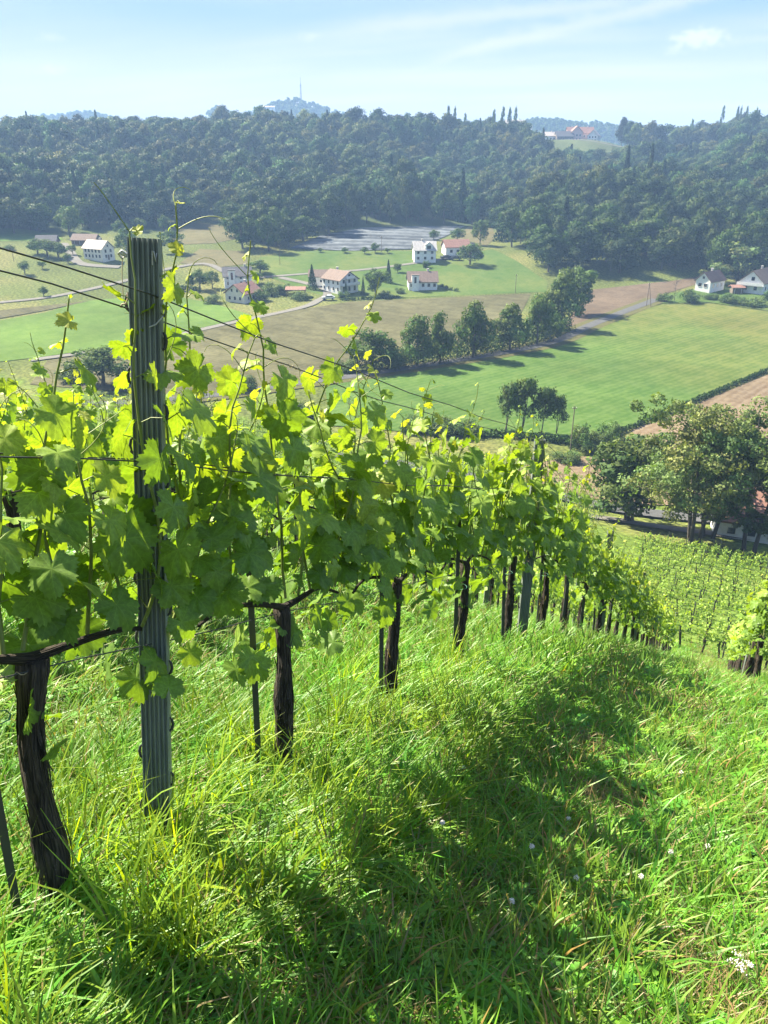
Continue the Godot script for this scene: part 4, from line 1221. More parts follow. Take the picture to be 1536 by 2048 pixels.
func tendril(s: Shape, at: Vector3, d: Vector3, l: float) -> void:
	var p := [at]
	var side := d.cross(Vector3(rng.randfn(), rng.randfn(), rng.randfn())).normalized()
	var h := at
	var w := rng.randf_range(0.3, 1.1)
	for i in 9:
		d = d.rotated(side, w * 0.12 * (i * 0.55)).normalized()
		h += d * l / 9.0
		p.append(h)
	s.tube(p, [0.0016, 0.0015, 0.0014, 0.0013, 0.0013, 0.0012, 0.0011, 0.001, 0.0009, 0.0008], 4)

# one grapevine at its place in the row; detail 2: every leaf a piece of its own, 1: foliage in one mesh
func vine(s: float, off: float, detail: int, shoots: int, label: String, group: String, thick := 0.042, tall := 1.0, seed_ := 0, lushness := 1.0) -> Node3D:
	var foot := plan(row_point(s, off))
	var along := (plan(row_point(s + 0.5, off)) - plan(row_point(s - 0.5, off))).normalized()
	rng.seed = seed_ if seed_ else int(1000.0 + s * 97.0 + off * 1313.0)
	var up := (UPRIGHT + OUTWARD * rng.randf_range(-0.04, 0.04) + along * rng.randf_range(-0.05, 0.05)).normalized()
	var t := thing("grapevine", foot, label, "grapevine", group)
	# trunk
	var w := Shape.new()
	var p := []
	var r := []
	var knob := rng.randf_range(0.3, 0.7)
	var bow := OUTWARD * rng.randf_range(-0.04, 0.04) + along * rng.randf_range(-0.05, 0.05)
	var rings := 26 if detail == 2 else 7
	for i in rings:
		var q := float(i) / (rings - 1)
		p.append(up * (q * 0.86 - 0.08) + bow * sin(q * PI) + along * 0.018 * sin(q * 7.0 + s))
		r.append(thick * (1.25 - 0.55 * q + 0.35 * exp(-pow((q - 0.97) / 0.08, 2.0)) + 0.22 * exp(-pow((q - knob) / 0.10, 2.0)) + 0.1 * exp(-q * 14.0)))
	var bumps := FastNoiseLite.new()
	bumps.seed = int(s * 10.0) + 7
	bumps.frequency = 0.42
	w.tube(p, r, 22 if detail == 2 else 7, Color.WHITE, bumps, 0.42 if detail == 2 else 0.2)
	if detail == 2:                                  # strips of peeling bark
		for k in 34:
			var a := rng.randf() * TAU
			var o := OUTWARD * cos(a) + Vector3(-OUTWARD.z, 0, OUTWARD.x) * sin(a)
			var side := up.cross(o).normalized()
			var q0 := rng.randi_range(1, rings - 8)
			var len := rng.randi_range(3, 6)
			var first := w.v.size()
			for i in len + 1:
				var lift := 0.002 + 0.010 * pow(absf(2.0 * i / len - 1.0), 3.0) * (1.0 if k % 2 == 0 else 0.4)
				var c: Vector3 = p[q0 + i] + o * (r[q0 + i] * 1.08 + lift) + side * 0.006 * sin(i * 1.3 + k)
				var hw := 0.0055 * (1.0 - 0.6 * absf(2.0 * i / len - 1.0))
				w.vert(c - side * hw, o, Vector2(0.1 * k, i * 0.1), Color.WHITE)
				w.vert(c + side * hw, o, Vector2(0.1 * k + 0.06, i * 0.1), Color.WHITE)
			for i in len:
				var q := first + i * 2
				w.tri(q, q + 1, q + 3)
				w.tri(q, q + 3, q + 2)
	w.smooth()
	part("trunk", w.done(), mats["vine bark"], t)
	var head: Vector3 = p[rings - 1]
	# the cane tied down along the wire
	w = Shape.new()
	for e in [-1.0, 1.0]:
		var cp := []
		var cr := []
		for i in 7:
			var q := i / 6.0
			cp.append(head + along * e * q * 0.46 + up * (0.05 * sin(q * PI * 0.9) - 0.02 * q) + OUTWARD * 0.02 * sin(q * 5.0 + s))
			cr.append(lerpf(thick * 0.5, 0.006, sqrt(q)))
		w.tube(cp, cr, 7)
	part("cane", w.done(), mats["vine bark"], t)
	var mass := Shape.new()
	var tone_n := 0
	for k in shoots:
		var q := (k + rng.randf_range(0.15, 0.85)) / shoots - 0.5
		var here := head + along * q * 1.12 + up * 0.03
		var dir := (up + OUTWARD * rng.randfn() * 0.22 + along * rng.randfn() * 0.20).normalized()
		var l := rng.randf_range(0.38, 0.84) * tall
		var whip := k % 4 == 1
		if whip:
			l = rng.randf_range(0.80, 1.08) * tall
		var step := 0.062
		var nodes := int(l / step)
		var stem := Shape.new()
		var sp := [here]
		var sr := [0.0058]
		var flip := 1.0 if rng.randf() < 0.5 else -1.0
		var leaves := []
		for i in nodes:
			var g := float(i) / nodes
			dir = (dir + up * 0.10 + Vector3(rng.randfn(), rng.randfn() * 0.3, rng.randfn()) * 0.11 - OUTWARD * (here - head).dot(OUTWARD) * 0.45).normalized()
			here += dir * step * (1.0 if g < 0.8 else 0.9)
			sp.append(here)
			sr.append(lerpf(0.0055, 0.0016, g))
			flip = -flip
			if detail == 1 and rng.randf() < 0.18:
				continue
			var side := (OUTWARD * flip * rng.randf_range(0.5, 1.0) + along * rng.randfn() * 0.55 + up * 0.35).normalized()
			var size := (0.050 + 0.025 * sin(PI * clampf(g * 1.15 + 0.12, 0.0, 1.0))) * rng.randf_range(0.72, 1.38)
			if whip and g > 0.4:
				size *= lerpf(1.0, 0.62, (g - 0.4) / 0.6)
				if rng.randf() < 0.12:
					continue
			if g > 0.72:
				size *= lerpf(1.0, 0.30, (g - 0.72) / 0.28)
			var reach := size * rng.randf_range(0.8, 1.25)
			var at := here + side * reach
			leaves.append([at, side, size, g])
			if detail == 2:
				stem.tube([here, here.lerp(at, 0.5) + up * 0.008, at], [0.0018, 0.0014, 0.0013], 4)
				if g > 0.55 and rng.randf() < 0.30:
					tendril(stem, here, (up * 0.9 - side * 0.7 + Vector3(rng.randfn(), 0, rng.randfn()) * 0.3).normalized(), rng.randf_range(0.10, 0.22))
			if rng.randf() < 0.26 * lushness and g < 0.6:      # leaves of side shoots
				var s2 := (OUTWARD * -flip * rng.randf_range(0.2, 1.0) + along * rng.randfn() * 0.8 + up * rng.randf_range(-0.3, 0.4)).normalized()
				leaves.append([here + s2 * size * 1.7, s2, size * rng.randf_range(0.55, 0.95), g + rng.randf_range(0.0, 0.3)])
		if detail == 2:
			stem.tube(sp, sr, 6)
			part("shoot", stem.done(), mats["green shoot"], t)
		else:
			mass.tube([sp[0], sp[sp.size() / 2], sp[sp.size() - 1]], [0.006, 0.004, 0.002], 4, Color(0.14, 0.17, 0.05))
		if true:                                        # leaves hanging below the cane
			for e in 2:
				leaves.append([head + along * (q * 0.9 + rng.randfn() * 0.1) + OUTWARD * rng.randfn() * 0.10 - up * rng.randf_range(-0.06, 0.24), OUTWARD * (1.0 if rng.randf() < 0.6 else -1.0), 0.068 * rng.randf_range(0.7, 1.25), 0.15])
		for lf in leaves:
			var sd: Vector3 = lf[1]
			var nn := (OUTWARD * signf(sd.dot(OUTWARD)) * 0.62 + Vector3.UP * 0.62 + Vector3(rng.randfn(), rng.randfn(), rng.randfn()) * 0.42).normalized()
			var tip := (sd * 0.75 - Vector3.UP * rng.randf_range(0.3, 1.1) + along * rng.randfn() * 0.35)
			if lf[3] > 0.8:
				tip = sd + Vector3.UP * 0.3
			tip = (tip - nn * tip.dot(nn)).normalized()
			var b := Basis(nn.cross(tip), nn, tip).scaled(Vector3.ONE * lf[2])
			var tone := clampi(int(lf[3] * 3.3 + rng.randfn() * 0.6 + 0.65), 0, 4)
			if lf[3] > 0.84:
				tone = 4 if rng.randf() < 0.7 else 3
			tone_n += 1
			if detail == 2:
				var o := MeshInstance3D.new()
				o.name = "leaf" if tone_n == 1 else "leaf_%03d" % (tone_n - 1)
				o.mesh = leaf_meshes[rng.randi() % leaf_meshes.size()]
				o.material_override = leaf_mats[tone]
				o.transform = Transform3D(b, lf[0])
				t.add_child(o)
			else:
				join_leaf(mass, leaf_small[rng.randi() % 3], Transform3D(b, lf[0]), LEAF_TONES[tone])
	if detail == 1:
		tag(part("foliage", mass.done(), mats["vine foliage"], t), "", "", "", "stuff")
	return t

func join_leaf(s: Shape, m: ArrayMesh, tr: Transform3D, col: Color) -> void:
	var a := m.surface_get_arrays(0)
	var first := s.v.size()
	var vs: PackedVector3Array = a[Mesh.ARRAY_VERTEX]
	var ns: PackedVector3Array = a[Mesh.ARRAY_NORMAL]
	var inv := tr.basis.orthonormalized()
	for i in vs.size():
		s.vert(tr * vs[i], inv * ns[i], Vector2.ZERO, col)
	for i in a[Mesh.ARRAY_INDEX]:
		s.idx.append(first + i)

# ---------------------------------------------------------------- posts, stakes, wires
var post_mesh: ArrayMesh
var tab_mesh: ArrayMesh

func make_post_kit() -> void:
	var outer := []
	var steps := 60
	for i in steps + 1:
		var q := float(i) / steps
		var x := lerpf(-0.039, 0.039, q)
		outer.append(Vector2(x, clampf(1.6 * cos(q * TAU * 6.0), -1.0, 1.0) * 0.0042))
	outer.append(Vector2(0.0415, -0.004))
	outer.append(Vector2(0.0415, -0.030))
	outer.append(Vector2(0.034, -0.036))
	var inner := [Vector2(0.034, -0.034), Vector2(0.0395, -0.029), Vector2(0.0395, -0.005)]
	for i in range(steps, -1, -1):
		inner.append(outer[i] - Vector2(0, 0.002))
	var left_in := [Vector2(-0.0395, -0.005), Vector2(-0.0395, -0.029), Vector2(-0.034, -0.034)]
	var left_out := [Vector2(-0.034, -0.036), Vector2(-0.0415, -0.030), Vector2(-0.0415, -0.004)]
	var loop := outer + inner + left_in + left_out
	var s := Shape.new()
	var high := 1.88
	var flat := PackedVector2Array(loop)
	for lv in 24:
		var y0 := lerpf(-0.35, high, lv / 24.0)
		var y1 := lerpf(-0.35, high, (lv + 1) / 24.0)
		for i in loop.size():
			var a: Vector2 = loop[i]
			var b: Vector2 = loop[(i + 1) % loop.size()]
			var nn := Vector3(b.y - a.y, 0, -(b.x - a.x)).normalized()
			if Geometry2D.is_point_in_polygon((a + b) / 2.0 + Vector2(nn.x, nn.z) * 0.0004, flat):
				nn = -nn
			s.face([Vector3(a.x, y0, a.y), Vector3(b.x, y0, b.y), Vector3(b.x, y1, b.y), Vector3(a.x, y1, a.y)], nn, Color.WHITE, [Vector2(a.x, y0) * 4.0, Vector2(b.x, y0) * 4.0, Vector2(b.x, y1) * 4.0, Vector2(a.x, y1) * 4.0])
	var tr := Geometry2D.triangulate_polygon(flat)
	for i in range(0, tr.size(), 3):
		s.face([Vector3(flat[tr[i]].x, high, flat[tr[i]].y), Vector3(flat[tr[i + 1]].x, high, flat[tr[i + 1]].y), Vector3(flat[tr[i + 2]].x, high, flat[tr[i + 2]].y)], Vector3.UP)
	post_mesh = s.done()
	s = Shape.new()   # the bent wire lug stamped out of the post's edge
	s.tube([Vector3(0, -0.024, 0), Vector3(0.007, -0.016, 0), Vector3(0.010, 0.0, 0), Vector3(0.007, 0.016, 0), Vector3(0.002, 0.023, 0)], [0.003, 0.0045, 0.0045, 0.004, 0.0025], 6)
	tab_mesh = s.done()

func vine_post(s: float, off: float, label: String, high := 1.88, tabs := true, seed_ := 0) -> Node3D:
	var at := plan(row_point(s, off))
	rng.seed = 40 + int(s * 10.0) + seed_
	var up := Vector3(0.057, 0.984, -0.158) if s == 0.0 and off == 0.0 else (UPRIGHT + Vector3(rng.randfn(), 0, rng.randfn()) * 0.03)
	up = up.normalized()
	var back := (Vector3(0.04, 0, 1.0) - up * up.dot(Vector3(0.04, 0, 1.0))).normalized()
	var o := thing("vineyard_post", at, label, "post", "ridged steel posts of the vine rows")
	o.basis = Basis(up.cross(back), up, back)
	if high != 1.88:
		o.scale = Vector3(1, high / 1.88, 1)
	part("profile", post_mesh, mats["galvanised"], o)
	if s == 0.0 and off == 0.0:                       # clips and old ties left on the nearest post
		for c in [[[Vector3(0.024, 1.815, 0.006), Vector3(0.025, 1.850, 0.009), Vector3(0.029, 1.848, 0.010), Vector3(0.033, 1.824, 0.008), Vector3(0.035, 1.845, 0.006)], 0.0018, "clip", "bright zinc"],
			[[Vector3(-0.040, 1.838, 0.004), Vector3(-0.052, 1.846, 0.006), Vector3(-0.062, 1.838, 0.002), Vector3(-0.054, 1.828, -0.002), Vector3(-0.044, 1.832, 0.004), Vector3(-0.058, 1.842, 0.008)], 0.0034, "clip", "bright zinc"],
			[[Vector3(-0.052, 1.828, 0.002), Vector3(-0.054, 1.790, 0.004), Vector3(-0.053, 1.745, 0.005), Vector3(-0.052, 1.722, 0.006)], 0.0012, "old_tie", "dry straw"],
			[[Vector3(-0.042, 1.745, 0.0), Vector3(-0.041, 1.728, 0.004), Vector3(-0.046, 1.716, 0.006), Vector3(-0.056, 1.714, 0.005), Vector3(-0.060, 1.706, 0.004)], 0.0026, "old_tie", "dry straw"],
			[[Vector3(0.052, 1.708, -0.004), Vector3(0.050, 1.692, 0.002), Vector3(0.042, 1.682, 0.007), Vector3(0.030, 1.668, 0.008), Vector3(0.012, 1.660, 0.007)], 0.0018, "old_tie", "bright zinc"],
			[[Vector3(0.053, 1.712, -0.004), Vector3(0.054, 1.700, -0.002), Vector3(0.049, 1.688, 0.002)], 0.0036, "old_tie", "dark steel"]]:
			var sh := Shape.new()
			var cr := []
			for q in c[0]:
				cr.append(c[1])
			sh.tube(c[0], cr, 6)
			part(c[2], sh.done(), mats[c[3]], o)
	if tabs:
		for k in 9:
			for e in [-1.0, 1.0]:
				var tb := part("wire_lug", tab_mesh, mats["dark steel"], o)
				tb.position = Vector3(e * 0.0415, 1.72 - k * 0.19 - (0.095 if e > 0.0 else 0.0), -0.012)
				tb.rotation.y = 0.0 if e > 0.0 else PI
	return o

func stake(s: float, off: float, label: String, group: String) -> void:
	rng.seed = int(s * 31.0) + 9
	var o := thing("vine_stake", plan(row_point(s, off)), label, "stake", group)
	var sh := Shape.new()
	var lean := UPRIGHT + Vector3(rng.randfn(), 0, rng.randfn()) * 0.03
	for q in [[-0.011, 0.0, -0.0015, 0.0015], [-0.011, -0.012, -0.012, 0.0]]:
		pass
	var tr := Transform3D(Basis(lean.cross(Vector3.BACK).normalized(), lean.normalized(), Vector3.BACK).orthonormalized(), Vector3.ZERO)
	sh.box(Vector3(-0.011, -0.3, -0.0015), Vector3(0.011, 1.12, 0.0015), Color.WHITE, tr)
	sh.box(Vector3(-0.011, -0.3, -0.016), Vector3(-0.008, 1.12, -0.0017), Color.WHITE, tr)
	part("angle_bar", sh.done(), mats["dark steel"], o)
	sh = Shape.new()
	var ringp := []
	var ringr := []
	for i in 11:
		ringp.append(tr * Vector3(cos(TAU * i / 10.0) * 0.03 + 0.03, 0.66 + 0.004 * sin(i), sin(TAU * i / 10.0) * 0.035))
		ringr.append(0.0018)
	sh.tube(ringp, ringr, 4)
	part("tie", sh.done(), mats["green tie"], o)

func wire(off: float, up_m: float, side: float, from: float, to: float, label: String, sag: float, posts: Array, seed_: int) -> void:
	rng.seed = seed_
	var sh := Shape.new()
	var p := []
	var r := []
	var first := Vector3.ZERO
	var q := from
	while q <= to + 0.01:
		var near := 10.0
		for k in posts:
			near = minf(near, absf(q - k))
		var lean := Vector3(0.057, 0.984, -0.158).lerp(UPRIGHT, clampf(q / 4.0, 0.0, 1.0))
		var at := plan(row_point(q, off)) + lean * up_m + OUTWARD * side * (0.048 + 0.02 * sin(q * 1.7 + seed_))
		at.y -= sag * (1.0 - exp(-pow(near / 1.2, 2.0))) + 0.006 * sin(q * 6.0 + seed_)
		if p.is_empty():
			first = at
		p.append(at - first)
		r.append(0.0021)
		q += 0.25
	sh.tube(p, r, 6)
	var o := thing("trellis_wire", first, label, "wire", "")
	part("strand", sh.done(), mats["dark steel"], o)
	for k in 5:     # dried tendrils left wound round the wire
		var i := clampi(int(rng.randf_range(10.0, p.size() * 0.5)), 0, p.size() - 2)
		sh = Shape.new()
		var c := []
		var cr := []
		for j in 16:
			var a := j * 1.1
			c.append(p[i].lerp(p[i + 1], j / 40.0) + Vector3(0, cos(a), sin(a)) * 0.0055)
			cr.append(0.0013)
		c.append(c[15] + Vector3(rng.randfn(), rng.randfn(), rng.randfn()) * 0.02)
		cr.append(0.001)
		sh.tube(c, cr, 4)
		part("dried_tendril", sh.done(), mats["dry straw"], o)

func make_vineyard() -> void:
	var ord := ["first", "second", "third", "fourth", "fifth", "sixth", "seventh", "eighth", "ninth", "tenth", "eleventh", "twelfth", "thirteenth", "fourteenth", "fifteenth", "sixteenth", "seventeenth", "eighteenth", "nineteenth", "twentieth", "twenty-first", "twenty-second", "twenty-third", "twenty-fourth", "twenty-fifth"]
	var posts := [-4.0, 0.0, 4.05, 8.05, 12.05, 16.05, 20.05, 23.2]
	for i in posts.size():
		vine_post(posts[i], 0.0, "tall ridged grey steel post nearest the camera in the near row" if i == 1 else ("ridged steel post of the near row behind the viewpoint" if i == 0 else "ridged steel post in the near row, %s down the slope beyond the nearest" % ord[i - 2]), 1.88 if i < 2 else 1.74)
	for k in range(-1, 24):
		var s := -0.38 + k
		var near := k <= 15 and k >= 0
		var label := "thick gnarled grapevine left of the nearest steel post"
		if k == -1:
			label = "grapevine behind the thick gnarled one at the left edge"
		elif k > 0:
			label = "grapevine of the near row, %s beyond the nearest steel post" % ord[k - 1]
		var lush := 1.0 if k < 8 else 0.75
		vine(s, 0.0, 2 if near else 1, 11 if k < 6 else 10, label, "vines of the near row", 0.034 if k == 0 else (0.031 if k == 1 else 0.028), 1.04 if k < 1 else (1.38 if k == 1 else (1.08 if k < 4 else 1.12)), 5000 + k * 7, lush)
		stake(s - 0.09, 0.0, "thin dark stake beside the grapevine, %s in the near row" % ord[k + 1], "stakes of the near row")
	for a in [[0.76, 0.0, 0.03], [1.30, 1.0, 0.03], [1.30, -1.0, 0.05], [1.74, 1.0, 0.05], [1.70, -1.0, 0.07]]:
		var side_word := "aisle side" if a[1] > 0.0 else "far side"
		wire(0.0, a[0], a[1], -4.0, 23.2, "lowest trellis wire of the near row, carrying the vine canes" if a[0] < 1.0 else ("middle trellis wire of the near row on the %s" % side_word if a[0] < 1.5 else "top trellis wire of the near row on the %s" % side_word), a[2], posts, int(a[0] * 100.0 + a[1] * 7.0))
	# the row behind the near one
	for k in range(0, 23):
		vine(0.3 + k, -2.35, 2 if k < 8 else 1, 7 if k < 8 else 8, "grapevine in the second row behind the near row, %s from its upper end" % ord[k], "vines of the second row", 0.038, 0.95, 7000 + k * 11, 0.5)
	for i in 4:
		vine_post(10.0 + i * 4.0, -2.35, "ridged steel post in the second row, %s from its upper end" % ord[i], 1.88, false, i)
	for k in range(0, 23):
		stake(0.22 + k, -2.35, "thin dark stake beside a vine of the second row", "stakes of the second row")
	# further rows behind, seen between the leaves
	for r in 5:
		for k in range(2 + r, 23):
			vine(0.1 + k, -4.7 - 2.35 * r, 1, 7, "small grapevine in the %s row of the upper block" % ord[r + 2], "vines of the further upper rows", 0.036, 0.95, 9000 + r * 300 + k)
		for i in 3:
			vine_post(10.0 + i * 5.0 + r * 0.4, -4.7 - 2.35 * r, "ridged steel post standing in the %s row of the upper block" % ord[r + 2], 1.88, false, i + r)
	# the row on the other side of the aisle, at the right edge of the picture
	for k in range(9, 28):
		vine(k + 0.0, 2.0, 2 if k < 14 else 1, 10, "grapevine in the row across the aisle, %s from the lower end" % ord[27 - k], "vines of the row across the aisle", 0.04, 1.3, 11000 + k)
	for i in 3:
		vine_post(12.5 + i * 4.5, 2.0, "ridged steel post in the row across the aisle, %s down" % ord[i], 1.88, false, i)
	wire(2.0, 1.25, -1.0, 8.0, 27.5, "trellis wire of the row across the aisle", 0.04, [12.0, 16.5, 21.0, 25.5], 88)
	# lower block: rows across the slope
	var protos := []
	for i in 4:
		var v := vine(165.0, 3.0 + i, 1, 8, "", "", 0.042, 0.8, 12000 + i, 0.5)
		protos.append(v)
	rng.seed = 4711
	var made := 0
	var far_spots := []
	var count := [0, 0]
	for r in 15:
		var u := 33.0 + r * 2.75
		var side := -14.0
		while side < 27.0:
			var p := DOWNHILL * u + Vector2(DOWNHILL.y, -DOWNHILL.x) * (side + rng.randf_range(-0.1, 0.1))
			side += 0.95
			# only what can be seen past the near rows
			var view := p.x / p.y
			if view < 0.37 or view > 0.66:
				continue
			var o: Node3D
			if made < protos.size():
				o = protos[made]
			else:
				o = protos[rng.randi() % protos.size()].duplicate()
				o.name = numbered("grapevine")
				add_child(o)
			made += 1
			o.position = plan(p)
			o.rotation.y = PI / 2.0 + rng.randf_range(-0.1, 0.1) + (PI if rng.randf() < 0.5 else 0.0)
			o.scale = Vector3.ONE * rng.randf_range(0.9, 1.1)
			tag(o, "small grapevine in the %s cross row of the lower block from the top" % ord[r], "grapevine", "vines of the lower block")
			if made % 5 == 0:
				var sp := thing("vine_stake", plan(p + Vector2(0.2, 0.1)), "thin dark post standing in the %s cross row of the lower block" % ord[r], "stake", "posts of the lower block")
				var sh := Shape.new()
				sh.box(Vector3(-0.025, -0.3, -0.02), Vector3(0.025, 1.75, 0.02))
				part("bar", sh.done(), mats["dark steel"], sp)
	print("lower vines ", made)
	# the wide rest of the lower block to the left, too small to tell apart
	rng.seed = 4712
	for r in 26:
		var u := 33.0 + r * 2.75
		var side := -112.0
		while side < -14.0:
			var p := DOWNHILL * u + Vector2(DOWNHILL.y, -DOWNHILL.x) * side
			side += 1.0
			if p.y < 8.0 or absf(p.x) / p.y > 0.62:
				continue
			far_spots.append(Transform3D(Basis(Vector3.UP, PI / 2.0 + (PI if rng.randf() < 0.5 else 0.0)).scaled(Vector3.ONE * rng.randf_range(0.85, 1.1)), plan(p)))
	for q in 2:
		var mm := MultiMesh.new()
		mm.transform_format = MultiMesh.TRANSFORM_3D
		mm.mesh = protos[1].get_node("foliage" if q == 0 else "trunk").mesh
		mm.instance_count = far_spots.size()
		for i in far_spots.size():
			mm.set_instance_transform(i, far_spots[i])
		var o := MultiMeshInstance3D.new()
		o.name = "distant_vine_foliage" if q == 0 else "distant_vine_stems"
		o.multimesh = mm
		o.material_override = mats["vine foliage"] if q == 0 else mats["vine bark"]
		add_child(o)
		tag(o, "distant vine rows of the lower block left of the near row", "", "", "stuff")
	print("far vines ", far_spots.size())

# ---------------------------------------------------------------- grass and herbs
func blade(s: Shape, base: Vector3, a: float, l: float, w: float, bow: float, col: Color, seg := 4) -> void:
	var out := Vector3(cos(a), 0, sin(a))
	var side := Vector3(-sin(a), 0, cos(a)).rotated(Vector3.UP, rng.randf_range(-0.6, 0.6))
	var first := s.v.size()
	for i in seg + 1:
		var t := float(i) / seg
		var ang := bow * t * t
		var p := base + (Vector3.UP * cos(ang * 0.7) + out * sin(ang)) * l * t
		var nn := (out * -cos(ang) * 0.8 + Vector3.UP * (0.35 + sin(ang))).normalized()
		var hw := w * (1.0 - pow(t, 2.2)) * (0.75 + 0.25 * sin(t * PI))
		if i == seg:
			s.vert(p, nn, Vector2.ZERO, col)
		else:
			s.vert(p - side * hw, nn, Vector2.ZERO, col)
			s.vert(p + side * hw, nn, Vector2.ZERO, col)
	for i in seg:
		var q := first + i * 2
		if i == seg - 1:
			s.tri(q, q + 1, q + 2)
		else:
			s.tri(q, q + 1, q + 3)
			s.tri(q, q + 3, q + 2)

func tuft(seed_: int, n: int, lo: float, hi: float, wide: float, spread: float, bow: float, col: Color) -> ArrayMesh:
	rng.seed = seed_
	var s := Shape.new()
	for i in n:
		var a := rng.randf() * TAU
		var r := sqrt(rng.randf()) * spread
		var c := col * rng.randf_range(0.75, 1.3)
		c.r *= rng.randf_range(0.85, 1.25)
		if rng.randf() < 0.06:
			c = Color(0.30, 0.25, 0.11)
		blade(s, Vector3(cos(a) * r, -0.02, sin(a) * r), a + rng.randfn() * 0.7, rng.randf_range(lo, hi), wide * rng.randf_range(0.6, 1.3), bow * rng.randf_range(0.2, 1.5), c)
	return s.done(mats["grass blade"])

func clover(seed_: int) -> ArrayMesh:
	rng.seed = seed_
	var s := Shape.new()
	for k in 7:
		var a := rng.randf() * TAU
		var at := Vector3(cos(a), 0, sin(a)) * rng.randf_range(0.01, 0.05) + Vector3(0, rng.randf_range(0.05, 0.10), 0)
		s.tube([Vector3(0, -0.02, 0), at * Vector3(0.6, 0.6, 0.6), at], [0.001, 0.001, 0.0008], 3, Color(0.12, 0.2, 0.05))
		var tilt := Basis(Vector3(rng.randfn(), 0, rng.randfn()).normalized(), rng.randf_range(0.0, 0.5))
		var g := Color(0.13, 0.31, 0.036) * rng.randf_range(0.75, 1.35)
		for j in 3:
			var b := tilt * Basis(Vector3.UP, TAU * j / 3.0 + a)
			var r := rng.randf_range(0.010, 0.015)
			var p := []
			for q in [Vector2(0, 0), Vector2(0.75, 0.55), Vector2(1.55, 0.85), Vector2(1.95, 0.5), Vector2(1.85, 0.0), Vector2(1.95, -0.5), Vector2(1.55, -0.85), Vector2(0.75, -0.55)]:
				p.append(at + b * (Vector3(q.x, 0.12 * absf(q.y) + 0.05 * q.x, q.y) * r))
			s.face(p, b * Vector3.UP, g)
	return s.done(mats["grass blade"])

func scatter(called: String, mesh: Mesh, list: Array, label: String) -> void:
	if list.is_empty():
		return
	var mm := MultiMesh.new()
	mm.transform_format = MultiMesh.TRANSFORM_3D
	mm.use_colors = true
	mm.mesh = mesh
	mm.instance_count = list.size()
	for i in list.size():
		mm.set_instance_transform(i, list[i][0])
		mm.set_instance_color(i, list[i][1])
	var o := MultiMeshInstance3D.new()
	o.name = numbered(called)
	o.multimesh = mm
	add_child(o)
	tag(o, label, "", "", "stuff")

